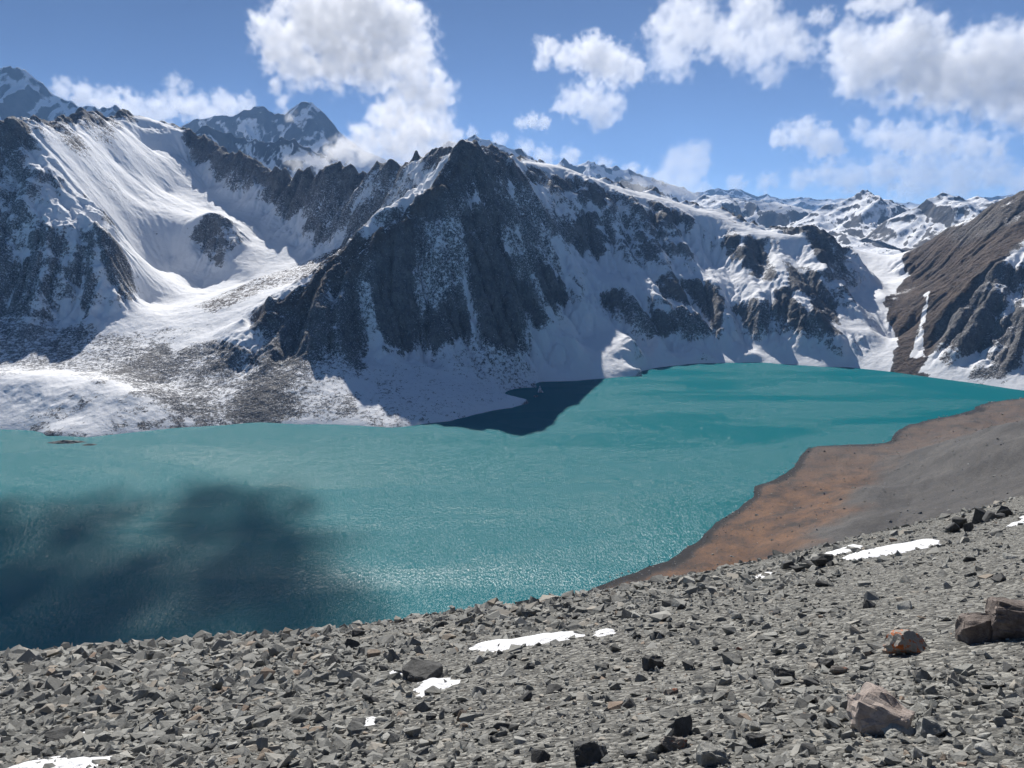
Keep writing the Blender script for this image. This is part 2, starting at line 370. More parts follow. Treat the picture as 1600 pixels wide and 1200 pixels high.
# picture coordinates of each vertex help to say where bare ground lies (positions on the land, fixed to it)
def project(x, y, z):
    dz = z - EYE; f = y * CP - dz * SP; u = y * SP + dz * CP
    return 800 + 1200 * x / f, 600 - 1200 * u / f
QX, QY = project(VX, VY, VZ)
def blob(cx, cy_, rx, ry, soft=0.6, wob=0.35, seed=0):
    n = fbm(VX / 60, VY / 60 + VZ / 60, 4, 900 + seed)
    d = np.hypot((QX - cx) / rx, (QY - cy_) / ry) + wob * n
    return sstep(1 + soft / 2, 1 - soft / 2, d)
SUB = 3                                 # the masks are worked out on every third vertex
sQX, sQY, sX, sY, sZ = (A[::SUB, ::SUB] for A in (QX, QY, VX, VY, VZ))
_w1 = fbm(sX / 50, sY / 50 + sZ / 50, 4, 900); _w2 = fbm(sX / 50 + 31, sY / 50 + sZ / 50, 4, 950)
_i = np.arange(NROW)[:, None] / SUB + np.zeros((1, NCOL)); _j = np.arange(NCOL)[None, :] / SUB + np.zeros((NROW, 1))
def region(poly, soft=14, wob=14):
    x = sQX + _w1 * wob; y = sQY + _w2 * wob; d = seg_dist(x, y, list(poly) + [poly[0]])[0]
    return sstep(-soft, soft, np.where(in_poly(x, y, poly), d, -d))
def up(F): return bilin(F, _j, _i)
REG = [  # where on the land, how much of it is under snow, how brown its bare ground is
    ('low', [(-300, 500), (60, 490), (200, 520), (330, 520), (400, 560), (480, 600), (560, 610), (590, 655), (300, 660), (200, 610), (100, 590), (-300, 590)], 20, 24, 0.25, 0.0),
    ('side', [(390, 505), (440, 480), (560, 440), (580, 520), (590, 560), (560, 600), (470, 640), (400, 600), (360, 560)], 22, 22, 0.36, 0.0),
    ('rim', [(250, 530), (330, 505), (390, 512), (420, 530), (400, 545), (330, 530), (270, 550)], 8, 10, 0.9, 0.2),
    ('terrace', [(-300, 588), (60, 586), (150, 598), (210, 618), (270, 650), (340, 660), (270, 672), (160, 684), (70, 682), (-300, 674)], 5, 8, 0.66, 0.1),
    ('butt', [(1225, 360), (1290, 358), (1325, 420), (1345, 470), (1330, 540), (1300, 520), (1260, 470), (1235, 420)], 6, 10, 0.80, 0.0),
    ('cliff', [(741, 240), (700, 290), (640, 345), (590, 395), (560, 440), (575, 500), (595, 545), (640, 552), (670, 545), (734, 525), (757, 538), (808, 548), (812, 500), (806, 437), (790, 370), (765, 300)], 8, 14, 0.70, 0.0),
    ('pillar', [(600, 395), (652, 362), (645, 440), (655, 510), (642, 552), (600, 545), (577, 500), (582, 440)], 5, 12, 0.40, 0.0),
    ('pillar', [(718, 335), (762, 318), (800, 415), (814, 500), (804, 548), (760, 537), (746, 465)], 5, 12, 0.42, 0.0),
    ('pillar', [(660, 490), (700, 470), (730, 500), (736, 528), (670, 546)], 5, 10, 0.46, 0.0),
    ('pillar', [(742, 255), (790, 300), (800, 345), (775, 350), (745, 300)], 5, 12, 0.5, 0.0),
    ('dusted', [(650, 350), (718, 335), (742, 430), (700, 468), (655, 490), (645, 430)], 6, 12, 0.74, 0.0),
    ('chute', [(719, 430), (729, 430), (754, 540), (738, 532)], 3, 5, 0.98, 0.0), ('chute', [(556, 450), (578, 438), (600, 548), (576, 566)], 4, 8, 0.93, 0.0),
    ('outcrop', [(805, 440), (824, 446), (854, 500), (840, 511), (815, 482)], 4, 8, 0.22, 0.0), ('outcrop', [(838, 412), (862, 420), (897, 480), (880, 491), (850, 456)], 4, 8, 0.25, 0.0),
    ('outcrop', [(936, 458), (966, 453), (988, 505), (966, 517), (945, 495)], 4, 8, 0.28, 0.0), ('outcrop', [(1028, 428), (1096, 440), (1098, 478), (1035, 472)], 5, 12, 0.42, 0.0),
    ('outcrop', [(1128, 342), (1152, 348), (1158, 405), (1138, 412)], 4, 8, 0.18, 0.0), ('outcrop', [(1092, 345), (1118, 342), (1128, 390), (1105, 400)], 4, 10, 0.5, 0.0), ('outcrop', [(1162, 360), (1187, 375), (1214, 430), (1190, 442), (1158, 420)], 4, 8, 0.34, 0.0),
    ('outcrop', [(1204, 448), (1226, 450), (1264, 505), (1250, 514), (1214, 480)], 4, 7, 0.24, 0.0), ('outcrop', [(1093, 450), (1132, 468), (1128, 512), (1100, 497)], 4, 9, 0.32, 0.0), ('outcrop', [(1140, 470), (1170, 480), (1180, 515), (1155, 510)], 4, 9, 0.4, 0.0),
    ('outcrop', [(900, 330), (940, 335), (960, 380), (930, 400), (900, 370)], 6, 14, 0.55, 0.0), ('outcrop', [(980, 330), (1030, 335), (1040, 390), (1000, 410), (975, 380)], 6, 14, 0.52, 0.0), ('outcrop', [(1010, 480), (1050, 485), (1060, 520), (1030, 525)], 4, 9, 0.45, 0.0),
    ('skyline', [(795, 255), (905, 282), (965, 296), (1060, 325), (1150, 340), (1150, 356), (1050, 345), (955, 318), (880, 300), (795, 280)], 5, 8, 0.46, 0.0),
    ('leftface', [(-300, 180), (25, 191), (71, 262), (115, 310), (169, 353), (184, 384), (180, 410), (60, 470), (-300, 470)], 10, 10, 0.78, 0.0),
    ('bowl', BOWL, 8, 8, 0.97, 0.3), ('top', [(40, 195), (98, 183), (145, 180), (215, 182), (235, 200), (190, 200), (160, 230), (110, 240), (70, 225)], 8, 8, 0.72, 0.7),
    ('knob', KNOB, 5, 8, 0.72, 0.0),
    ('backwall', [(283, 205), (337, 228), (430, 258), (440, 320), (381, 306), (330, 285), (300, 262)], 6, 8, 0.82, 0.0),
    ('wall', [(430, 255), (600, 243), (720, 228), (690, 285), (610, 345), (540, 372), (490, 350), (440, 310)], 10, 14, 0.76, 0.0),
    ('fans', [(845, 600), (830, 520), (860, 490), (900, 450), (930, 505), (975, 480), (1010, 530), (1080, 520), (1160, 520), (1230, 520), (1270, 530), (1330, 580), (1200, 580), (1100, 575), (1010, 590)], 10, 16, 0.95, 0.1),
    ('talus', [(590, 560), (640, 560), (740, 535), (840, 560), (850, 610), (700, 660), (620, 670), (560, 640)], 12, 12, 0.86, 0.1),
    ('colfan', [(1320, 385), (1414, 392), (1416, 428), (1376, 470), (1398, 530), (1392, 585), (1330, 580), (1300, 520), (1345, 470), (1330, 430)], 6, 8, 0.95, 0.2),
    ('outcrop', [(1262, 366), (1286, 368), (1302, 405), (1280, 410)], 3, 6, 0.12, 0.0), ('outcrop', [(1228, 408), (1270, 418), (1292, 455), (1265, 462), (1235, 442)], 4, 7, 0.26, 0.0), ('outcrop', [(1266, 463), (1300, 468), (1322, 520), (1300, 527), (1280, 502)], 4, 7, 0.26, 0.0),
    ('moraine', [(300, 478), (405, 432), (480, 406), (560, 374), (615, 345), (606, 374), (545, 408), (475, 437), (400, 462), (330, 490)], 5, 6, 0.34, 0.8),
    ('spurcrest', [(741, 228), (690, 280), (610, 350), (540, 405), (450, 462), (385, 500), (410, 500), (470, 478), (560, 420), (640, 348), (725, 262)], 5, 7, 0.30, 0.7),
    ('face', [(1700, 340), (1600, 378), (1545, 420), (1510, 462), (1465, 500), (1440, 560), (1520, 600), (1700, 620)], 8, 10, 0.58, 0.1),
    ('brown', [(1414, 396), (1440, 378), (1510, 342), (1600, 296), (1750, 240), (1750, 320), (1600, 378), (1545, 420), (1510, 462), (1465, 500), (1450, 592), (1390, 592), (1400, 530), (1376, 472), (1418, 430)], 5, 7, 0.02, 1.0),
    ('browntop', [(1480, 365), (1540, 326), (1600, 296), (1750, 240), (1750, 300), (1600, 345), (1550, 365), (1500, 385)], 8, 12, 0.33, 0.5),
    ('streak', [(1447, 455), (1455, 460), (1445, 505), (1444, 560), (1420, 560), (1432, 520)], 3, 4, 0.98, 1.0),
    ('apron', [(1470, 530), (1485, 530), (1515, 560), (1510, 592), (1430, 582), (1445, 565)], 5, 6, 0.88, 0.6)]
cov = np.full(sQX.shape, 0.82); br = np.zeros(sQX.shape); sp_ = np.zeros(sQX.shape)
SPECK = dict(dusted=0.55, cliff=0.2, wall=0.2, leftface=0.12, face=0.12, butt=0.12, low=0.75, side=0.7, talus=1.0, terrace=0.3, rim=0.6, moraine=0.8, spurcrest=0.8, top=0.6, bowl=0.0, brown=0.0)
for nm, poly, soft, wob, c_, b_ in REG:
    m_ = region(poly, soft, wob); cov += m_ * (c_ - cov); br += m_ * (b_ - br); sp_ += m_ * (SPECK.get(nm, 0.15) - sp_)
crest_ = bilin(nearc, (sX - GX0) / GS, (sY - GY0) / GS); cov = np.where(cov < 0.9, cov * (1 - 0.35 * crest_), cov)
conv = ZM - blur(ZM, 4); conv /= conv[steep > 0.3].std(); convv = bilin(np.clip(conv, -3, 3), gxi, gyi)
# bare rock comes through where the ground is locally steepest
ssl = np.minimum(slope, 3.0)
rr = 1.3 * blur(ssl, 2) + 0.35 * ssl + 0.45 * fbm(VX / 60, VY / 60 + VZ / 40, 5, 61) - 0.10 * np.abs(l1v) - 0.15 * np.abs(l2v) + 0.38 * convv + 0.30 * l0v + 0.26 * l1v + 0.9 * fbm(VX / 30, VY / 30 + VZ / 22, 4, 63) + 0.9 * bilin(nearc, gxi, gyi)
mu = blur(rr[::SUB, ::SUB], 26); sg = np.sqrt(blur((rr[::SUB, ::SUB] - mu) ** 2, 26)) + 0.12
nz = (rr - up(mu)) / up(sg)
rank = 0.5 * (1 + np.tanh(0.8 * nz))
covv = up(cov)
spk = up(sp_)
snow = 0.5 + (1.35 - 0.95 * spk) * (covv - 0.5 - (rank - 0.5) * (1 - 0.35 * spk)); snow = np.where(covv > 0.93, np.maximum(snow, 0.45 + 0.4 * (covv - 0.93) * 14), snow)
brown = up(br)
me_all = dict(snow=np.clip(snow, 0, 1).ravel(), brown=np.clip(brown, 0, 1).ravel(), speckle=spk.ravel())
V = np.stack([VX, VY, VZ], -1).reshape(-1, 3)
F = grid_faces(NROW, NCOL)
keep = V[F].max(1)[:, 2] > -6
F = F[keep]
fqx = QX.ravel()[F].mean(1); fqy = QY.ravel()[F].mean(1)
b1 = np.interp(fqy, [200, 262, 380, 440, 480, 560, 664], [432, 432, 460, 400, 320, 340, 354]); b2 = np.interp(fqy, [300, 384, 420, 470, 530, 581], [1320, 1330, 1345, 1374, 1399, 1392])
for nm, sel in (('left', fqx < b1), ('main', (fqx >= b1) & (fqx < b2)), ('right', fqx >= b2)):
    Fs = F[sel]; used, inv = np.unique(Fs, return_inverse=True)
    me_ = mesh_np('mountain', V[used], inv.reshape(-1, 4), M_MOUNT, True, {k: v[used] for k, v in me_all.items()})
    tag(obj('mountain', me_), dict(left='snowy mountain with a wide white bowl and a dark left face', main='rocky ridge with the highest near peak, snow fans down to the lake', right='brown mountain with a dark snow-streaked face at the right edge')[nm], None, None, 'structure')
print('land', time.time() - T0, len(F))

# lake
def mat_water():
    m, t, b = new_mat('glacial_water')
    p = t.pos()
    nt = m.node_tree; nt.nodes.remove(b)
    body = t.node('ShaderNodeBsdfDiffuse'); body.inputs['Color'].default_value = (0.003, 0.132, 0.156, 1)
    refl = t.node('ShaderNodeBsdfGlossy'); refl.inputs['Color'].default_value = (1, 1, 1, 1)
    mx = t.node('ShaderNodeMixShader'); mx.inputs[0].default_value = 0.019
    t.l.new(body.outputs[0], mx.inputs[1]); t.l.new(refl.outputs[0], mx.inputs[2]); t.l.new(mx.outputs[0], nt.nodes['Material Output'].inputs['Surface'])
    lane = t.noise(t.mapping(p, (0.0022, 0.0075, 1), (0, 0, 0.12)), 1.0, 4, 0.55, 0.6)       # wind lanes and calmer water
    t.put(refl.inputs['Roughness'], t.mapr(lane, 0.38, 0.62, 0.22, 0.30))
    h = t.math('ADD', t.math('MULTIPLY', t.noise(t.mapping(p, (0.62, 0.22, 1)), 1.0, 2, 0.6), 1.8), t.math('MULTIPLY', t.noise(t.mapping(p, (0.05, 0.028, 1)), 1.0, 2, 0.5), 1.2))
    bn = t.node('ShaderNodeBump'); bn.inputs['Distance'].default_value = 1.0
    t.put(bn.inputs['Strength'], t.mapr(lane, 0.38, 0.60, 0.6, 1.0)); t.put(bn.inputs['Height'], h)
    t.put(refl.inputs['Normal'], bn.outputs[0])
    return m
lk = obj('lake', mesh_np('lake', [(-6000, 100, 0), (6000, 100, 0), (6000, 2600, 0), (-6000, 2600, 0)], [(0, 1, 2, 3)], mat_water())); tag(lk, kind='structure')

# ------------------------------------------------------------------ the near side: the hill the photographer stands on
FY0 = -8.0
NLAND = NEAR_SHORE + [(3500, 1500, 0), (3500, -400, 0), (-2500, -400, 0)]
def near_height(x, y):
    d, _, _, _ = seg_dist(x, y, NEAR_SHORE)
    d = np.where(in_poly(x, y, NLAND), d, -d)
    d = d + 3.0 * fbm(x / 22, y / 22, 3, 71)
    bench = 60 + 45 * sstep(-0.3, 0.3, fbm(x / 170, y / 170, 2, 73))
    zs = np.where(d > 0, 1.2 * sstep(0, 5, d) + 0.055 * d, d * 0.25)
    zs = zs + 0.44 * np.maximum(0, np.sqrt((d - bench) ** 2 + 900) + d - bench) / 2 - 0.44 * 7
    zs = zs + sstep(10, 70, d) * (fbm(x / 55, y / 55, 4, 75) * 5.0 + 2.2 * fbm(x / 13, y / 13, 3, 79) )
    yy = np.maximum(y, -20)
    lin = np.where(yy < 95, 0.445 * yy + 0.00106 * yy * np.abs(yy), 0.445 * 95 + 0.00106 * 95 * 95 + 0.63 * (yy - 95))
    xc = np.clip(x, -42, 42)
    zc = EYE - 1.7 - lin + 0.172 * x + 0.0017 * xc * xc
    r = np.hypot(x, y)
    zc = zc + fbm(x / 9, y / 9, 4, 81) * 0.45 * sstep(1, 12, r) + fbm(x / 45, y / 45, 3, 83) * 3.0 * sstep(30, 120, r)
    k = 14.0
    h = np.clip(0.5 + 0.5 * (zc - zs) / k, 0, 1)
    return zs * (1 - h) + zc * h + k * h * (1 - h), d
NC2, NR2 = 620, 430
u2 = np.linspace(-0.95, 1.25, NC2); r2 = np.exp(np.linspace(math.log(5.0), math.log(1700.0), NR2))
U2, R2 = np.meshgrid(u2, r2); X2 = U2 * R2; Y2 = R2 + FY0
Z2, D2 = near_height(X2, Y2)
def mat_near():
    m, t, b = new_mat('scree_and_turf')
    p = t.pos(); turf = t.attr('turf'); wet = t.attr('wet')
    g = t.noise(p, 0.05, 6, 0.65); st = t.noise(t.mapping(p, (0.012, 0.05, 0.05), (0, 0, 0.5)), 1.0, 5, 0.6)
    grey = t.ramp(t.math('MULTIPLY_ADD', st, 0.7, t.math('MULTIPLY', g, 0.3)), [(0.30, (0.055, 0.052, 0.050)), (0.5, (0.090, 0.085, 0.081)), (0.72, (0.135, 0.127, 0.118))])
    fine = t.noise(p, 0.35, 7, 0.8)
    tf = t.ramp(t.noise(p, 0.035, 6, 0.62), [(0.32, (0.048, 0.038, 0.033)), (0.45, (0.120, 0.072, 0.048)), (0.58, (0.185, 0.102, 0.058)), (0.75, (0.130, 0.086, 0.060))])
    c = t.mix(turf, grey, tf)
    c = t.mix(t.mapr(fine, 0.42, 0.66, 0.0, 0.6), c, (0.035, 0.034, 0.034))
    vo = t.node('ShaderNodeTexVoronoi'); vo.inputs['Scale'].default_value = 16.0; t.put(vo.inputs['Vector'], p)
    sepc = t.node('ShaderNodeSeparateColor'); t.l.new(vo.outputs['Color'], sepc.inputs[0])
    peb = t.ramp(sepc.outputs[0], [(0.0, (0.07, 0.07, 0.066)), (0.5, (0.145, 0.142, 0.130)), (1.0, (0.32, 0.315, 0.288))])
    c = t.mix(t.attr('gravel'), c, peb)
    c = t.mix(wet, c, (0.022, 0.020, 0.020))
    t.put(b.inputs['Base Color'], c); b.inputs['Roughness'].default_value = 0.9; b.inputs['Specular IOR Level'].default_value = 0.2
    pb = t.math('MULTIPLY', t.math('SUBTRACT', 1.0, vo.outputs['Distance']), t.math('MULTIPLY', t.attr('gravel'), 0.05))
    t.put(b.inputs['Normal'], t.bump(t.math('ADD', t.math('MULTIPLY', t.noise(p, 3.0, 5, 0.7), 0.15), pb), 1.0, 1.0))
    return m
turf = (0.45 + 0.55 * sstep(1000, 780, Y2)) * sstep(0.10, -0.12, (D2 - 115) / 200 + 0.22 * fbm(X2 / 60, Y2 / 60, 4, 91)) * sstep(0.4, 1.0, Z2)
wet = sstep(1.0, 0.5, Z2) * sstep(200, 300, Y2)
far_ok = (D2 > -40)
V2 = np.stack([X2, Y2, Z2], -1).reshape(-1, 3); F2 = grid_faces(NR2, NC2)
F2 = F2[far_ok.ravel()[F2].any(1)]
o = obj('hillside', mesh_np('hillside', V2, F2, mat_near(), True, dict(turf=turf.ravel(), wet=wet.ravel(), gravel=sstep(120, 40, np.hypot(X2, Y2)).ravel()))); tag(o, kind='structure')
print('near', time.time() - T0, len(F2))

# ------------------------------------------------------------------ far mountains, each a range with its own crest line and spurs
def mat_far():
    m, t, b = new_mat('far_snowy_rock')
    p = t.pos(); snow = t.attr('snow'); brown = t.attr('brown')
    nn = t.math('MULTIPLY_ADD', t.noise(p, 0.006, 6, 0.65), 1.0, -0.5)
    f = t.mapr(t.math('ADD', snow, nn), 0.40, 0.60)
    rock = t.ramp(t.noise(p, 0.01, 4, 0.6), [(0.3, (0.05, 0.05, 0.055)), (0.7, (0.12, 0.115, 0.11))])
    c = t.mix(f, t.mix(brown, rock, (0.11, 0.085, 0.068)), (0.84, 0.85, 0.87))
    t.put(b.inputs['Base Color'], c); b.inputs['Roughness'].default_value = 0.9; b.inputs['Specular IOR Level'].default_value = 0.1
    t.put(b.inputs['Normal'], t.bump(t.noise(p, 0.02, 4, 0.65), 0.8, 14.0))
    return m
M_FAR = mat_far()
def far_range(sil, Y, W, seed, cover=0.8, base=80.0, front=1.0, nx=260, ny=150, amp=0.22, wl_=420.0, brownish=0.0, tilt=0.0, fine=0.035):
    L = [at(px, py, Y * (1 + tilt * (px - sil[0][0]) / (sil[-1][0] - sil[0][0]))) for px, py in sil]
    cx = np.array([q[0] for q in L]); cz = np.array([q[2] for q in L]); cyy = np.array([q[1] for q in L])
    xs = np.linspace(cx[0], cx[-1], nx); v = np.linspace(-1, 1, ny); v = np.sign(v) * np.abs(v) ** 1.25
    X, Vv = np.meshgrid(xs, v)
    wv = perlin(X / (wl_ * 3), 0 * X + seed, seed)
    Wx = np.where(Vv < 0, W * front * (1 + 0.35 * wv), W)
    Yc = np.interp(X, cx, cyy) + 0.18 * W * perlin(X / (wl_ * 2.2), 0 * X + 3.3, seed + 3)
    Ya = Yc + Vv * Wx
    Xa = X + 0.25 * wl_ * perlin(Ya / wl_, X / wl_, seed + 5) * np.abs(Vv)
    cr = np.interp(Xa, cx, cz) + (np.interp(X, cx, cz) - np.interp(Xa, cx, cz)) * (1 - np.abs(Vv)) ** 4
    t_ = np.abs(Vv); h = cr - base
    prof = 1 - t_ ** 0.82
    spur = ridged(Xa / wl_ + 0.5 * perlin(Xa / wl_, Ya / wl_, seed + 8), Ya / (wl_ * 2.6), 5, seed + 11)
    Z = base + h * prof + h * amp * (spur - 0.55) * sstep(0.0, 0.22, t_) * sstep(1.0, 0.7, t_) + h * fine * (ridged(X / (wl_ * 0.3), Ya / (wl_ * 0.3), 3, seed + 15) - 0.5) * sstep(1.0, 0.8, t_)
    Z = Z - 30 * sstep(0.9, 1.0, t_)
    gxx = np.gradient(Z, axis=1) / np.gradient(X, axis=1); gyy = np.gradient(Z, axis=0) / np.gradient(Ya, axis=0); sl_ = np.hypot(gxx, gyy)
    snow = 0.5 + 1.2 * (cover - 0.5) - 0.55 * (sl_ - np.median(sl_)) / (sl_.std() + 1e-3) * 0.5
    br_ = np.clip(brownish * sstep(0.25, 0.6, t_), 0, 1); snow = snow - 0.9 * br_
    me = mesh_np('far_mountain', np.stack([X, Ya, Z], -1).reshape(-1, 3), grid_faces(ny, nx), M_FAR, True, dict(snow=snow.ravel(), brown=br_.ravel()))
    return tag(obj('mountain', me), kind='structure')
far_range([(-420, 210), (-300, 170), (-160, 130), (-60, 115), (0, 110), (17, 107), (44, 109), (54, 115), (71, 133), (88, 145), (105, 155), (125, 164), (145, 165), (159, 172), (186, 165), (203, 174), (230, 192), (270, 215), (340, 250), (430, 300)], 7500, 1500, 101, 0.76, wl_=450)
far_range([(170, 260), (230, 228), (270, 206), (300, 190), (330, 183), (370, 178), (400, 167), (411, 164), (430, 177), (446, 180), (455, 170), (465, 163), (480, 160), (490, 161), (500, 170), (515, 185), (530, 205), (570, 235), (640, 262), (720, 280)], 8700, 1600, 121, 0.84, wl_=700)
far_range([(240, 290), (280, 222), (300, 207), (320, 195), (340, 200), (360, 208), (385, 217), (410, 218), (425, 222), (440, 216), (460, 217), (480, 228), (520, 250), (580, 280)], 5900, 800, 141, 0.62, wl_=330)
far_range([(620, 290), (660, 250), (700, 224), (720, 215), (740, 211), (765, 214), (780, 225), (800, 232), (815, 237), (840, 255), (858, 268), (900, 290)], 7000, 1300, 161, 0.9, wl_=600, fine=0.075)
far_range([(820, 290), (850, 266), (865, 260), (880, 250), (895, 262), (905, 258), (918, 250), (930, 259), (950, 260), (975, 265), (1000, 275), (1030, 284), (1060, 292), (1100, 305), (1150, 320)], 9500, 1600, 181, 0.85, wl_=650, fine=0.075)
far_range([(880, 320), (930, 283), (962, 281), (985, 287), (1010, 292), (1035, 300), (1070, 318), (1110, 330)], 5200, 900, 191, 0.55, wl_=300, fine=0.075)
far_range([(1040, 330), (1070, 306), (1104, 299), (1124, 293), (1141, 296), (1161, 293), (1188, 306), (1205, 303), (1225, 311), (1256, 308), (1306, 311), (1327, 309), (1380, 316), (1440, 318), (1520, 312), (1620, 300), (1760, 300)], 13500, 1800, 201, 0.75, wl_=900, fine=0.075, amp=0.36)
far_range([(980, 350), (1030, 330), (1070, 318), (1104, 305), (1138, 304), (1154, 308), (1188, 312), (1229, 315), (1272, 328), (1310, 340), (1360, 360)], 7000, 1500, 221, 0.72, wl_=420, fine=0.075, front=1.5, amp=0.45)
far_range([(1210, 372), (1250, 345), (1299, 320), (1326, 313), (1347, 299), (1359, 297), (1368, 305), (1386, 311), (1404, 321), (1425, 330), (1460, 345), (1520, 365)], 5600, 1300, 241, 0.80, wl_=420, fine=0.075, front=1.1, amp=0.42)
far_range([(1370, 372), (1400, 345), (1425, 329), (1446, 324), (1458, 312), (1479, 303), (1494, 305), (1515, 311), (1533, 305), (1545, 314), (1557, 314), (1600, 305), (1700, 290), (1800, 300)], 4700, 1300, 261, 0.62, wl_=360, fine=0.075, amp=0.36, front=0.9, brownish=0.8)
# valley floor beyond, one sheet to the horizon
def mat_valley():
    m, t, b = new_mat('valley_floor'); p = t.pos()
    c = t.ramp(t.noise(p, 0.003, 6, 0.6), [(0.35, (0.075, 0.062, 0.052)), (0.55, (0.12, 0.10, 0.085)), (0.68, (0.75, 0.76, 0.78))])
    t.put(b.inputs['Base Color'], c); b.inputs['Roughness'].default_value = 0.9
    return m
vx = np.linspace(-16000, 16000, 120); vy = 2500 + (19000 - 2500) * np.linspace(0, 1, 110) ** 1.5
VXg, VYg = np.meshgrid(vx, vy); VZg = 95 + 45 * fbm(VXg / 900, VYg / 900, 4, 301) + 35 * sstep(3000, 5000, VYg) - 160 * sstep(2900, 2500, VYg)
o = obj('valley_floor', mesh_np('valley_floor', np.stack([VXg, VYg, VZg], -1).reshape(-1, 3), grid_faces(110, 120), mat_valley())); tag(o, kind='structure')

# ------------------------------------------------------------------ the air
def box_mesh(name, x0, x1, y0, y1, z0, z1):
    v = [(x, y, z) for z in (z0, z1) for y in (y0, y1) for x in (x0, x1)]
    f = [(0, 2, 3, 1), (4, 5, 7, 6), (0, 1, 5, 4), (2, 6, 7, 3), (0, 4, 6, 2), (1, 3, 7, 5)]
    return mesh_np(name, v, f, None, False)
hm = bpy.data.materials.new('haze'); hm.use_nodes = True; hn = hm.node_tree; hn.nodes.remove(hn.nodes['Principled BSDF'])
pv = hn.nodes.new('ShaderNodeVolumePrincipled'); pv.inputs['Color'].default_value = (0.30, 0.56, 1.0, 1); pv.inputs['Density'].default_value = 3.7e-5; pv.inputs['Anisotropy'].default_value = 0.0
hn.links.new(pv.outputs[0], hn.nodes['Material Output'].inputs['Volume'])
hz_me = box_mesh('haze', -17000, 17000, -600, 19500, -130, 2000); hz_me.materials.append(hm)
hz = obj('haze', hz_me); tag(hz, 'thin blue air between the lake and the far mountains', None, None, 'stuff')

# ------------------------------------------------------------------ clouds: each its own body of mist
def mat_cloud(name, dens):
    m = bpy.data.materials.new(name); m.use_nodes = True; nt = m.node_tree; nt.nodes.remove(nt.nodes['Principled BSDF'])
    v = nt.nodes.new('ShaderNodeVolumePrincipled'); v.inputs['Color'].default_value = (0.985, 0.985, 0.99, 1); v.inputs['Anisotropy'].default_value = 0.35
    v.inputs['Density'].default_value = dens; v.inputs['Density Attribute'].default_value = 'density'
    nt.links.new(v.outputs[0], nt.nodes['Material Output'].inputs['Volume'])
    return m
def cloud(blobs, dens, label, noise=1.6, nsc=1.5, voxel_px=2.4, edge=0.34, seed=0.0, squash=1.0, bias=-0.045):
    """blobs: world spheres (x, y, z, r)"""
    B = np.array(blobs, float); r0 = np.median(B[:, 3])
    lo = (B[:, :3] - B[:, 3:] * 1.25).min(0) - 0.7 * r0; hi = (B[:, :3] + B[:, 3:] * 1.25).max(0) + 0.7 * r0; org = (lo + hi) / 2
    o = obj('cloud', bpy.data.volumes.new('cloud')); o.location = org
    ng = bpy.data.node_groups.new('cloud', 'GeometryNodeTree')
    ng.interface.new_socket('Geometry', in_out='INPUT', socket_type='NodeSocketGeometry'); ng.interface.new_socket('Geometry', in_out='OUTPUT', socket_type='NodeSocketGeometry')
    t = NT(ng); out = t.node('NodeGroupOutput')
    p = t.node('GeometryNodeInputPosition').outputs[0]
    # a slow warp and a fine billow
    def nz(scale, detail, col=False, off=0.0, rough=0.6):
        n = t.node('ShaderNodeTexNoise'); n.noise_dimensions = '4D'; t.l.new(p, n.inputs['Vector']); n.inputs['Scale'].default_value = scale; n.inputs['Detail'].default_value = detail
        n.inputs['Roughness'].default_value = rough; n.inputs['W'].default_value = seed + off; return n.outputs['Color' if col else 'Fac']
    w = t.node('ShaderNodeVectorMath', operation='SUBTRACT'); t.l.new(nz(0.9 / r0, 2, True), w.inputs[0]); w.inputs[1].default_value = (0.5, 0.5, 0.5)
    w2 = t.node('ShaderNodeVectorMath', operation='SCALE'); t.l.new(w.outputs[0], w2.inputs[0]); w2.inputs['Scale'].default_value = r0 * 1.3
    pw = t.node('ShaderNodeVectorMath', operation='ADD'); t.l.new(p, pw.inputs[0]); t.l.new(w2.outputs[0], pw.inputs[1])
    m = None
    for x, y, z, r in B:
        d = t.node('ShaderNodeVectorMath', operation='DISTANCE'); t.l.new(pw.outputs[0], d.inputs[0]); d.inputs[1].default_value = tuple(np.array([x, y, z]) - org)
        f = t.math('MULTIPLY_ADD', d.outputs['Value'], -1.0 / r, 1.0)
        m = f if m is None else t.math('SMOOTH_MAX', m, f, 0.15)
    fb = t.math('MULTIPLY', t.math('SUBTRACT', nz(nsc * 1.6 / r0, 6, False, 3.1, 0.62), 0.5 - bias), noise * 2.0)
    f = t.math('ADD', m, fb)
    dn = t.math('MULTIPLY', t.mapr(f, 0.0, edge, 0.0, 1.0), t.mapr(m, -0.22, 0.12, 0.0, 1.0))
    vc = t.node('GeometryNodeVolumeCube'); t.l.new(dn, vc.inputs['Density'])
    vc.inputs['Min'].default_value = tuple(lo - org); vc.inputs['Max'].default_value = tuple(hi - org)
    vox = max(voxel_px / 1200.0 * np.linalg.norm(org - np.array([0, 0, EYE])), ((hi - lo).prod() / 2.6e6) ** (1 / 3))
    for ax, k in zip('XYZ', range(3)): vc.inputs['Resolution ' + ax].default_value = int(max(8, (hi - lo)[k] / vox))
    sm = t.node('GeometryNodeSetMaterial'); sm.inputs['Material'].default_value = mat_cloud('cloud', dens)
    t.l.new(vc.outputs[0], sm.inputs[0]); t.l.new(sm.outputs[0], out.inputs[0])
    md = o.modifiers.new('cloud', 'NODES'); md.node_group = ng
    return tag(o, label, 'cloud', 'clouds in the sky')
def sky_blobs(Y, L, jit=0.25, seed=1):
    g = np.random.default_rng(seed); out = []
    for px, py, r in L:
        yy = Y * (1 + 0) + g.normal() * jit * r / 1200 * Y
        x, y, z = at(px, py, yy); out.append((x, y, z, r / 1200 * math.hypot(x, y)))
    return out
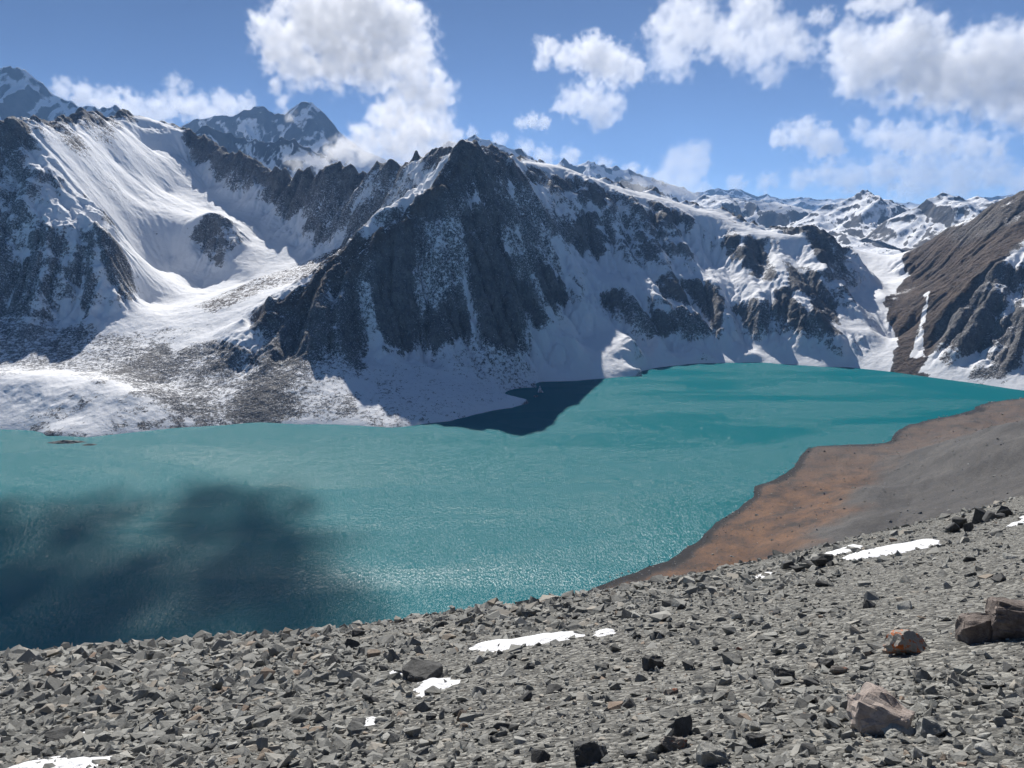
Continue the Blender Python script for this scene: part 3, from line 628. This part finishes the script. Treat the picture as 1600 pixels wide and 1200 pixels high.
cloud(sky_blobs(5200, [(440, 60, 50), (500, 32, 70), (560, 20, 75), (620, 45, 60), (465, 98, 42), (530, 85, 60), (590, 95, 55), (645, 95, 46), (682, 145, 38), (432, 138, 16), (440, 163, 14), (455, 178, 12),
    (640, 150, 48), (676, 172, 40), (612, 185, 38), (650, 200, 45), (622, 225, 42), (575, 226, 35), (535, 236, 28), (495, 246, 22), (464, 252, 15), (690, 215, 32), (655, 238, 36)]), 0.0066, 'huge white cumulus rising behind the ridge left of its highest peak', seed=1, voxel_px=2.4)
cloud(sky_blobs(11000, [(855, 75, 22), (880, 88, 22), (915, 85, 32), (935, 95, 38), (962, 105, 32), (988, 110, 24), (848, 97, 15), (925, 65, 18)]), 0.005, 'ragged white cloud above the smaller square cloud, right of the huge cumulus', seed=2)
cloud(sky_blobs(14500, [(895, 155, 30), (920, 160, 38), (945, 170, 32), (938, 185, 24)]), 0.0025, 'small squarish cloud just beneath the ragged white cloud', seed=3)
cloud(sky_blobs(18000, [(815, 192, 13), (832, 190, 16), (850, 193, 13)]), 0.004, 'tiny flat cloud left of the small squarish cloud', seed=4)
cloud(sky_blobs(9000, [(1030, 40, 32), (1060, 30, 42), (1085, 35, 48), (1120, 60, 42), (1050, 80, 42), (1150, 70, 42), (1180, 20, 44), (1190, 80, 38), (1220, 60, 38), (1238, 75, 32), (1205, 110, 26)]), 0.0028, 'wide thin torn cloud at the top, left of the biggest right-hand cloud', seed=5)
cloud(sky_blobs(10000, [(1330, 80, 42), (1370, 90, 52), (1420, 65, 50), (1440, 110, 55), (1500, 110, 60), (1560, 110, 60), (1605, 110, 60), (1520, 150, 40), (1580, 155, 38), (1480, 145, 36), (1372, 146, 24), (1350, 120, 38), (1660, 130, 70), (1540, 85, 40)]), 0.004, 'largest right-hand cloud, grey beneath, reaching the edge of the picture', seed=6)
cloud(sky_blobs(15000, [(1345, 203, 18), (1380, 212, 26), (1420, 216, 30), (1470, 220, 28), (1520, 228, 24), (1558, 228, 18), (1440, 232, 24)]), 0.0028, 'long flat cloud under the largest right-hand cloud', seed=7)
cloud(sky_blobs(16000, [(1220, 213, 21), (1255, 208, 28), (1285, 225, 27), (1305, 236, 20)]), 0.0035, 'small sloping cloud left of the long flat cloud', seed=8)
cloud(sky_blobs(9500, [(1350, 4, 22), (1375, 4, 26), (1402, 0, 24)]), 0.004, 'cloud cut by the top edge, above the largest right-hand cloud', seed=9)
cloud(sky_blobs(9500, [(1275, 26, 16), (1288, 28, 17)]), 0.0035, 'little round cloud right of the wide torn cloud', seed=10)
cloud(sky_blobs(12500, [(95, 140, 16), (130, 155, 24), (165, 160, 26), (205, 164, 26), (250, 172, 26), (280, 166, 22), (310, 172, 26), (350, 166, 26), (385, 166, 20), (335, 186, 28), (240, 186, 24), (200, 186, 20)]), 0.0035, 'long bright cloud bank between the left blue peak and the glacier peak', seed=11)
cloud(sky_blobs(12500, [(272, 128, 15), (288, 136, 12)]), 0.0025, 'faint puff above the long bright cloud bank', seed=12)
cloud(sky_blobs(15000, [(735, 208, 12), (780, 221, 15), (820, 232, 18), (850, 244, 20), (890, 248, 19), (940, 258, 18), (985, 266, 16), (1010, 272, 12)]), 0.003, 'low bright cloud bank behind the far peaks right of the highest peak', seed=13)
cloud(sky_blobs(26000, [(1100, 292, 14), (1150, 286, 18), (1200, 286, 20), (1250, 280, 22), (1290, 272, 25), (1330, 276, 30), (1380, 268, 32), (1440, 270, 34), (1500, 272, 32), (1550, 268, 28), (1600, 285, 28), (1420, 295, 26), (1500, 296, 24)]), 0.0012, 'pale layered cloud low over the right-hand horizon', seed=14)
cloud(sky_blobs(3700, [(1060, 255, 30), (1088, 245, 27), (1040, 280, 30), (1000, 290, 22), (1075, 285, 28), (980, 292, 14), (1095, 262, 20)]), 0.0035, 'thin misty cloud rising from behind the ridge right of centre', seed=15, noise=0.8)
# clouds high over the lake, above the picture: their shadows lie on the water
def shade_blobs(zc, L):
    out = []
    for px, py, r in L:
        x, y, z = atz(px, py); k = zc / math.tan(SUN_EL)
        out.append((x + k * math.sin(SUN_AZ), y + k * math.cos(SUN_AZ), zc, r))
    return out
cloud(shade_blobs(1800, [(-60, 850, 100), (40, 900, 110), (110, 960, 110), (230, 900, 95), (330, 900, 95), (400, 870, 80), (330, 980, 100), (60, 1040, 110), (440, 960, 80), (150, 820, 70), (310, 800, 75), (400, 790, 70), (500, 960, 70), (480, 890, 60)]), 0.0155, 'broad cloud high above the lake, out of the picture, that shades the water', seed=16, voxel_px=4, noise=1.8)

# ------------------------------------------------------------------ the scree underfoot
import bmesh
def ground_hit(px, py):
    x, y, z = ray(px, py); t = np.exp(np.linspace(math.log(3.0), math.log(160.0), 1500))
    h, _ = near_height(x * t, y * t); k = int(np.argmax(h > EYE + z * t))
    return (x * t[k], y * t[k], float(h[k]), t[k]) if k > 0 else None
def mat_stone(name, c0, c1, patch=None, patch_lo=0.55):
    m, t, b = new_mat(name)
    oc = t.node('ShaderNodeTexCoord').outputs['Object']; p = t.pos()
    tone = t.attr('tone')
    n = t.noise(p, 9.0, 6, 0.7)
    c = t.mix(t.mapr(n, 0.3, 0.7), c0, c1)
    c = t.mix(t.mapr(t.noise(p, 45.0, 3, 0.7), 0.45, 0.75, 0.0, 0.5), c, tuple(q * 0.55 for q in c0))
    if patch: c = t.mix(t.mapr(t.noise(p, 9.0, 6, 0.75), patch_lo, patch_lo + 0.06), c, patch)
    if name == 'scree_stone':
        c = t.mix(tone, c, t.ramp(tone, [(0.0, (0.07, 0.07, 0.067)), (0.35, (0.19, 0.19, 0.174)), (0.75, (0.37, 0.367, 0.337)), (0.92, (0.30, 0.26, 0.21)), (1.0, (0.25, 0.18, 0.135))]))
    t.put(b.inputs['Base Color'], c); b.inputs['Roughness'].default_value = 0.82; b.inputs['Specular IOR Level'].default_value = 0.3
    t.put(b.inputs['Normal'], t.bump(t.noise(p, 16.0, 5, 0.7), 0.55, 0.03))
    return m
M_STONE = mat_stone('scree_stone', (0.10, 0.10, 0.095), (0.22, 0.22, 0.205))
TONES = dict(dark=mat_stone('dark_stone', (0.045, 0.046, 0.046), (0.10, 0.10, 0.098)), grey=mat_stone('grey_stone', (0.16, 0.16, 0.148), (0.30, 0.297, 0.275)),
    pale=mat_stone('pale_stone', (0.27, 0.27, 0.247), (0.42, 0.415, 0.385)), tan=mat_stone('tan_stone', (0.20, 0.16, 0.125), (0.33, 0.27, 0.21)),
    rusty=mat_stone('rusty_stone', (0.12, 0.11, 0.10), (0.22, 0.20, 0.18), (0.23, 0.075, 0.035), 0.52), pink=mat_stone('pinkish_stone', (0.27, 0.22, 0.195), (0.42, 0.36, 0.32)),
    brown=mat_stone('brown_stone', (0.10, 0.082, 0.074), (0.24, 0.20, 0.178)), lichen=mat_stone('lichen_stone', (0.24, 0.225, 0.20), (0.38, 0.36, 0.32), (0.45, 0.12, 0.03), 0.52))
def hull(npts, flat, seed, rough=0.0, sub=0):
    g = np.random.default_rng(seed); p = g.normal(size=(npts, 3)); p /= np.linalg.norm(p, axis=1)[:, None]; p = np.sign(p) * np.abs(p) ** 0.7
    p *= np.array([1.0, g.uniform(0.55, 0.9), flat]) * g.uniform(0.8, 1.1, (npts, 1)); p *= 0.5 / np.abs(p[:, 0]).max()
    bm = bmesh.new()
    for q in p: bm.verts.new(q)
    bmesh.ops.convex_hull(bm, input=bm.verts[:])
    bmesh.ops.delete(bm, geom=[v for v in bm.verts if not v.link_faces], context='VERTS')
    if sub:
        bmesh.ops.bevel(bm, geom=bm.edges[:], offset=0.03, segments=1, affect='EDGES', clamp_overlap=True)
        bmesh.ops.triangulate(bm, faces=bm.faces[:])
        for k in range(sub): bmesh.ops.subdivide_edges(bm, edges=bm.edges[:], cuts=1, use_grid_fill=True)
        bmesh.ops.triangulate(bm, faces=bm.faces[:])
        A = np.array([v.co[:] for v in bm.verts]); N = ridged(A[:, 0] * 3 + seed, A[:, 1] * 3 + A[:, 2] * 2.3, 4, seed) - 0.5
        for v, n in zip(bm.verts, N): v.co *= 1 + rough * float(n)
    bmesh.ops.triangulate(bm, faces=bm.faces[:]); bmesh.ops.recalc_face_normals(bm, faces=bm.faces[:])
    bm.verts.index_update()
    Vv = np.array([v.co[:] for v in bm.verts], np.float32); Ff = np.array([[v.index for v in f.verts] for f in bm.faces], np.int32); bm.free()
    return Vv, Ff
def rots(n, g, tilt=0.6):
    yaw = g.uniform(0, 2 * np.pi, n); ax = g.uniform(0, 2 * np.pi, n); ti = np.abs(g.normal(0, tilt, n))
    c, s_ = np.cos(yaw), np.sin(yaw); Rz = np.zeros((n, 3, 3)); Rz[:, 0, 0] = c; Rz[:, 0, 1] = -s_; Rz[:, 1, 0] = s_; Rz[:, 1, 1] = c; Rz[:, 2, 2] = 1
    kx, ky = np.cos(ax), np.sin(ax); C, S = np.cos(ti), np.sin(ti); o1 = 1 - C
    Rt = np.stack([np.stack([C + kx * kx * o1, kx * ky * o1, ky * S], -1), np.stack([kx * ky * o1, C + ky * ky * o1, -kx * S], -1), np.stack([-ky * S, kx * S, C], -1)], 1)
    return Rt @ Rz
protos = [hull(int(rng.integers(8, 13)), rng.uniform(0.28, 0.75), 500 + k) for k in range(28)]
# the uncountable small stones
NS = 60000
g = np.random.default_rng(11)
rs = np.exp(g.uniform(math.log(2.6), math.log(100.0), NS)); us = g.uniform(-0.86, 0.86, NS)
sx, sy = us * rs, rs
coarse = np.clip(0.50 - 0.60 * us / 0.7 + 0.9 * fbm(sx / (0.25 * rs + 2), sy / (0.25 * rs + 2), 2, 401) + 0.5 * sstep(9, 5.5, rs) * sstep(0.1, 0.4, us), 0, 1)
spx = np.exp(g.normal(0, 0.72, NS)) * (2.2 + 5.6 * coarse)
spx = np.minimum(spx, 24 + 6 * g.random(NS))
size = spx / 1200.0 * rs * 1.25
sz, _ = near_height(sx, sy)
Rm = rots(NS, g, 0.55); pid = g.integers(0, len(protos), NS); sink_ = g.uniform(-0.12, 0.16, NS)
tone = np.clip(g.beta(2.2, 2.2, NS), 0.02, 0.86); tone = np.where(g.random(NS) < 0.025, g.uniform(0.88, 1.0, NS), tone)
VS, FS, TS, off = [], [], [], 0
for k, (pv_, pf_) in enumerate(protos):
    ii = np.nonzero(pid == k)[0]
    if not len(ii): continue
    v = np.einsum('nij,mj->nmi', Rm[ii], pv_) * size[ii, None, None]
    v += np.stack([sx[ii], sy[ii], sz[ii] + size[ii] * sink_[ii]], -1)[:, None, :]
    f = pf_[None] + (np.arange(len(ii)) * len(pv_))[:, None, None] + off
    VS.append(v.reshape(-1, 3)); FS.append(f.reshape(-1, 3)); TS.append(np.repeat(tone[ii], len(pv_))); off += len(ii) * len(pv_)
o = obj('scree_stones', mesh_np('scree_stones', np.concatenate(VS), np.concatenate(FS), M_STONE, False, dict(tone=np.concatenate(TS))))
tag(o, 'loose grey broken stones covering the near slope', None, None, 'stuff')
print('stones', time.time() - T0, sum(len(f) for f in FS))
# stones one can pick out, each an object; meshes shared between alike ones
big = [mesh_np('rock', *hull(int(rng.integers(10, 16)), fl, 700 + k, 0.10, 1), None, False) for k, fl in enumerate([0.3, 0.34, 0.4, 0.36, 0.5, 0.55, 0.6, 0.5, 0.75, 0.8, 0.7, 0.85])]
SHAPE = ['flat slab'] * 4 + ['angular wedge'] * 4 + ['chunky block'] * 4
shared = {}
def big_mesh(k, tone_):
    if (k, tone_) not in shared:
        m = big[k].copy(); m.materials.clear(); m.materials.append(TONES[tone_]); shared[(k, tone_)] = m
    return shared[(k, tone_)]
def zone(px, py):
    a_ = ['far left', 'left', 'middle', 'right', 'far right'][int(min(4, max(0, px // 320)))]
    d_ = (py - crest_y(px)) / (1200 - crest_y(px))
    return ['close under the crest of', 'high on', 'midway down', 'low on', 'at the bottom edge of'][int(min(4, max(0, d_ * 5)))], a_
TW = dict(dark='dark', grey='grey', pale='pale', tan='tan', rusty='rusty', pink='pinkish')
def put_rock(px, py, wpx, k, tone_, label=None, group=None, tilt=0.35, yaw=None, sink=0.12, name='rock', zscale=1.0, me=None):
    hit = ground_hit(px, py)
    if not hit: return None
    x, y, z, t = hit; sz_ = wpx / 1200.0 * t
    o = obj(name, me or big_mesh(k, tone_)); o.location = (x, y, z + sz_ * sink); o.scale = (sz_, sz_, sz_ * zscale)
    o.rotation_euler = (random.gauss(0, tilt), random.gauss(0, tilt), random.uniform(0, 6.28) if yaw is None else yaw)
    return tag(o, label, 'rock' if name == 'rock' else 'boulder', group)
def crest_y(px): return np.interp(px, [0, 320, 640, 900, 1200, 1480, 1600], [1028, 978, 945, 922, 888, 822, 785])
KEEP = [(1378, 1115, 75, 60), (1560, 975, 80, 50), (1420, 1005, 60, 35), (663, 1055, 60, 40), (820, 1003, 120, 26), (110, 1188, 110, 26), (1400, 860, 110, 25)]
placed = []; rocks = []
tries = 0
while len(placed) < 255 and tries < 4000:
    tries += 1
    px = random.uniform(-15, 1615); c0 = crest_y(px); py = c0 + (1205 - c0) * random.random() ** 0.8
    dens = 1.0 if px < 700 else 0.55 if px < 1250 else 0.8
    if random.random() > dens: continue
    depth = (py - c0) / (1200 - c0)
    w = random.uniform(14, 26) + 16 * depth * random.random()
    if any(abs(px - a_) < (w + c_) * 0.6 and abs(py - b_) < (w + c_) * 0.35 for a_, b_, c_ in placed): continue
    k = random.randrange(12); tn = random.choices(['dark', 'grey', 'pale', 'tan', 'rusty'], [0.34, 0.42, 0.18, 0.03, 0.03])[0]
    b_, a_ = zone(px, py)
    if any(abs(px - hx) < hw and abs(py - hy) < hh for hx, hy, hw, hh in KEEP): continue
    lab = f"{'large' if w > 27 else 'smaller'} {TW[tn]} {SHAPE[k]} {b_} the scree, {a_}"
    o = put_rock(px, py, w, k, tn, lab, 'loose stones on the scree')
    if o: placed.append((px, py, w)); rocks.append(o)

same = {}
for (px, py, w), o in zip(placed, rocks): same.setdefault(o['label'], []).append((px, o))
for L_ in same.values():
    if len(L_) > 1:
        for n_, (px, o) in enumerate(sorted(L_, key=lambda q: q[0])):
            o['label'] = o['label'] + ', ' + ('leftmost' if n_ == 0 else 'rightmost' if n_ == len(L_) - 1 else ['', 'second from left', 'third from left', 'fourth from left', 'fifth from left'][min(n_, 4)])
# boulders that stand out
def boulder_mesh(seed, tone_, flat=0.75, rough=0.32, npts=18):
    m = mesh_np('boulder', *hull(npts, flat, seed, rough, 2), TONES[tone_], False); return m
for px, py, w, tn, sd, fl, lab, nm in (
    (1378, 1140, 100, 'pink', 841, 0.9, 'big rounded pinkish boulder among grey stones at the lower right', 'boulder'),
    (1532, 1000, 78, 'brown', 812, 0.9, 'big dark brown boulder, left one of the pair at the right edge', 'boulder'),
    (1585, 992, 92, 'brown', 852, 0.85, 'big dark brown boulder, right one of the pair at the right edge', 'boulder'),
    (1420, 1021, 80, 'lichen', 813, 0.5, 'pale boulder splashed with orange lichen left of the dark pair', 'boulder'),
    (663, 1062, 74, 'dark', 814, 0.42, 'long dark slab lying above a snow scrap at lower centre', 'rock'),
    (1020, 1046, 38, 'dark', 815, 0.95, 'upright dark block standing alone right of the long snow patch', 'rock'),
    (1072, 1150, 46, 'dark', 816, 0.75, 'dark block on the bare gravel left of the pinkish boulder', 'rock'),
    (920, 1192, 62, 'dark', 817, 0.7, 'largest dark rock at the bottom edge, right of centre', 'rock'),
    (1110, 1194, 56, 'grey', 819, 0.7, 'grey split rock at the bottom edge below the gravel', 'rock'),
    (1455, 1150, 46, 'grey', 820, 0.85, 'grey pyramid-shaped rock right of the pinkish boulder', 'rock'),
    (1402, 1150, 50, 'pale', 821, 0.28, 'pale flat slab leaning on the foot of the pinkish boulder', 'rock'),
    (1050, 1172, 44, 'rusty', 822, 0.6, 'rust-red stained rock at the bottom left of the gravel patch', 'rock'),
    (380, 972, 34, 'dark', 823, 0.6, 'dark low hump on the skyline of the scree, left of centre', 'rock'),
    (335, 985, 30, 'dark', 824, 0.7, 'dark stone under the skyline left of the dark hump', 'rock'),
    (655, 945, 20, 'grey', 825, 1.0, 'small grey upright stone on the scree skyline against the water', 'rock'),
    (672, 962, 30, 'dark', 826, 0.7, 'dark stone beside the thin snow strip near the skyline', 'rock'),
    (775, 946, 24, 'dark', 827, 0.7, 'dark stone on the scree skyline below the turquoise water', 'rock'),
    (92, 1160, 44, 'dark', 828, 0.55, 'dark block beside a snow scrap at the far lower left', 'rock'),
    (1180, 1165, 40, 'dark', 829, 0.7, 'dark rock on the gravel left of the rust stain', 'rock'),
    (1225, 1065, 34, 'dark', 830, 0.9, 'dark upright stone in the gravel left of the lichen boulder', 'rock'),
    (1290, 1045, 28, 'dark', 831, 0.8, 'small dark block between gravel and the lichen boulder', 'rock')):
    put_rock(px, py - 2, w, 0, tn, lab, None, 0.06, (sd * 37 % 100) / 100 * 0.8 - 0.4, 0.14, nm, 1.0, boulder_mesh(sd, tn, fl))
for i, (px, py, w) in enumerate([(1230, 890, 26), (1246, 893, 22), (1262, 884, 30), (1278, 886, 22), (1290, 880, 24), (1250, 880, 18), (1300, 884, 16)]):
    put_rock(px, py, w, 8 + i % 4, 'dark', f"dark crag block on the crest right of the brown shore, {['leftmost', 'second from left', 'third from left', 'fourth from left', 'fifth from left', 'rearmost', 'rightmost'][i]}", 'dark crag on the crest', 0.5, None, 0.3, 'rock', 1.2)
for i, (px, py, w) in enumerate([(1488, 832, 24), (1502, 826, 28), (1518, 830, 24), (1530, 818, 30), (1545, 815, 26), (1558, 812, 24), (1508, 815, 18), (1570, 808, 20)]):
    put_rock(px, py, w, 8 + i % 4, 'dark', f"dark crag block at the upper end of the long snow strip, {['leftmost', 'second from left', 'third from left', 'fourth from left', 'fifth from left', 'sixth from left', 'rearmost', 'rightmost'][i]}", 'dark crag at the right', 0.5, None, 0.3, 'rock', 1.2)

# old snow lying between the stones
def mat_snow():
    m, t, b = new_mat('old_snow'); p = t.pos()
    c = t.mix(t.mapr(t.noise(p, 6.0, 6, 0.75), 0.45, 0.75), (0.80, 0.81, 0.83), (0.52, 0.52, 0.52))
    t.put(b.inputs['Base Color'], c); b.inputs['Roughness'].default_value = 0.6; b.inputs['Subsurface Weight'].default_value = 0.0
    t.put(b.inputs['Normal'], t.bump(t.noise(p, 7.0, 5, 0.65), 0.9, 0.10)); return m
M_SNOW = mat_snow()
def snow_patch(poly, label, thick=0.10):
    hits = [ground_hit(*q) for q in poly]; hits = [h for h in hits if h]
    if len(hits) < 3: return
    Pp = [(h[0], h[1]) for h in hits]; A = np.array(Pp); d0 = np.mean([h[3] for h in hits]); th = 0.6 * thick * d0 / 9.0
    lo, hi = A.min(0) - 2 * th, A.max(0) + 2 * th; n = 70
    nx = int(np.clip((hi[0] - lo[0]) / (0.0035 * d0), 12, 130)); ny = int(np.clip((hi[1] - lo[1]) / (0.012 * d0), 12, 130))
    X, Y = np.meshgrid(np.linspace(lo[0], hi[0], nx), np.linspace(lo[1], hi[1], ny))
    wob = 0.30 * min(np.ptp(A, axis=0))
    xw = X + wob * fbm(X / (wob * 3 + 0.05), Y / (wob * 3 + 0.05), 3, 611); yw = Y + wob * fbm(X / (wob * 3 + 0.05) + 9, Y / (wob * 3 + 0.05), 3, 612)
    d = seg_dist(xw, yw, Pp + [Pp[0]])[0]; d = np.where(in_poly(xw, yw, Pp), d, -d) - 0.35 * wob * (0.5 + fbm(X / (wob + 0.03), Y / (wob + 0.03), 3, 615))
    gz, _ = near_height(X, Y)
    Z = gz + th * (0.25 + 0.9 * sstep(-0.3 * th, 2.5 * th, d)) * np.where(d > -th * 0.6, 1, -1) + 0.25 * th * fbm(X / (6 * th), Y / (6 * th), 3, 613)
    Fq = grid_faces(ny, nx); Fq = Fq[(d.ravel()[Fq] > -th * 0.8).any(1)]
    used, inv = np.unique(Fq, return_inverse=True)
    o = obj('snow_patch', mesh_np('snow_patch', np.stack([X, Y, Z], -1).reshape(-1, 3)[used], inv.reshape(-1, 4), M_SNOW))
    tag(o, label, 'snow', 'old snow patches on the scree')
for poly, lab, th in (
    ([(722, 1018), (760, 1006), (810, 1000), (850, 993), (895, 990), (900, 996), (865, 1006), (820, 1010), (790, 1020), (745, 1022)], 'long ragged white snow patch in the middle of the scree', 0.09),
    ([(925, 988), (960, 984), (958, 990), (935, 995)], 'short white snow scrap right of the long ragged patch', 0.06),
    ([(640, 1078), (668, 1062), (700, 1060), (716, 1066), (690, 1078), (655, 1090)], 'white snow patch below the long dark slab', 0.09),
    ([(606, 1052), (630, 1047), (636, 1053), (614, 1060)], 'little snow scrap left of the long dark slab', 0.06),
    ([(566, 1128), (580, 1120), (592, 1123), (588, 1131), (572, 1133)], 'tiny snow scrap among stones below the dark slab', 0.06),
    ([(10, 1204), (60, 1184), (120, 1182), (200, 1176), (212, 1182), (170, 1192), (215, 1202), (140, 1210)], 'white snow patch in the lower left corner', 0.10),
    ([(106, 1150), (125, 1143), (148, 1144), (140, 1150), (118, 1154)], 'small snow scrap above the lower left corner patch', 0.06),
    ([(596, 958), (630, 950), (662, 947), (660, 953), (625, 959)], 'thin snow strip near the scree skyline left of centre', 0.05),
    ([(690, 942), (735, 937), (740, 941), (700, 946)], 'thin snow line on the skyline right of the thin strip', 0.04),
    ([(1312, 872), (1345, 860), (1400, 854), (1450, 845), (1492, 841), (1485, 850), (1430, 860), (1380, 870), (1330, 877)], 'long white snow strip on the crest at the right', 0.06),
    ([(1270, 870), (1310, 858), (1345, 852), (1350, 858), (1305, 868)], 'narrow snow strip left of the long white strip', 0.05),
    ([(1566, 822), (1585, 806), (1604, 798), (1606, 816), (1585, 824)], 'white snow patch at the far right edge of the crest', 0.16),
    ([(1178, 902), (1200, 893), (1208, 896), (1190, 905)], 'little snow scrap at the crest left of the dark crag', 0.04)):
    snow_patch(poly, lab, th)

# the low rock that breaks the water near the left shore
def islet(px, py, wpx, dpx, h, seed):
    x0, y0, _ = atz(px, py); w = wpx / 1200 * y0; dd = dpx
    X, Y = np.meshgrid(np.linspace(-1, 1, 60), np.linspace(-1, 1, 24)); r = np.hypot(X, Y) + 0.35 * fbm(X * 3 + seed, Y * 2, 3, seed)
    Z = h * (1 - r) + 0.5 * h * (ridged(X * 4 + seed, Y * 3, 3, seed + 2) - 0.5) * sstep(1.2, 0.5, r)
    o = obj('rock_islet', mesh_np('rock_islet', np.stack([x0 + X * w / 2 + 0.3 * w * Y * 0.2, y0 + Y * dd, Z - 0.2], -1).reshape(-1, 3), grid_faces(24, 60), TONES['dark']))
    return o
tag(islet(105, 691, 62, 8, 3.2, 31), 'low dark rock islet in the water off the left shore', 'islet')
tag(islet(140, 695, 24, 5, 1.8, 35), 'tiny dark reef just right of the low rock islet', 'islet')

# stones on the brown shore and the slope above it
g = np.random.default_rng(21); NB = 9000
bx = g.uniform(0, 1000, NB * 4); by = g.uniform(480, 1400, NB * 4)
bz, bd = near_height(bx, by); ok = (bd > 1) & (g.random(NB * 4) < np.where(bd < 25, 1.0, np.where(bd < 110, 0.5, 0.25)))
bx, by, bz, bd = bx[ok][:NB], by[ok][:NB], bz[ok][:NB], bd[ok][:NB]; n = len(bx)
ss = np.exp(g.normal(0.0, 0.5, n)) * np.where(bd < 12, 1.3, 1.0); Rm = rots(n, g, 0.5); pid = g.integers(0, len(protos), n); tn = g.beta(2, 2.5, n) * 0.8
VS, FS, TS, off = [], [], [], 0
for k, (pv_, pf_) in enumerate(protos):
    ii = np.nonzero(pid == k)[0]
    v = np.einsum('nij,mj->nmi', Rm[ii], pv_) * ss[ii, None, None] + np.stack([bx[ii], by[ii], bz[ii]], -1)[:, None, :]
    VS.append(v.reshape(-1, 3)); FS.append((pf_[None] + (np.arange(len(ii)) * len(pv_))[:, None, None] + off).reshape(-1, 3)); TS.append(np.repeat(tn[ii], len(pv_))); off += len(ii) * len(pv_)
tag(obj('shore_stones', mesh_np('shore_stones', np.concatenate(VS), np.concatenate(FS), M_STONE, False, dict(tone=np.concatenate(TS)))), 'grey stones strewn over the brown shore', None, None, 'stuff')
print('done', time.time() - T0)
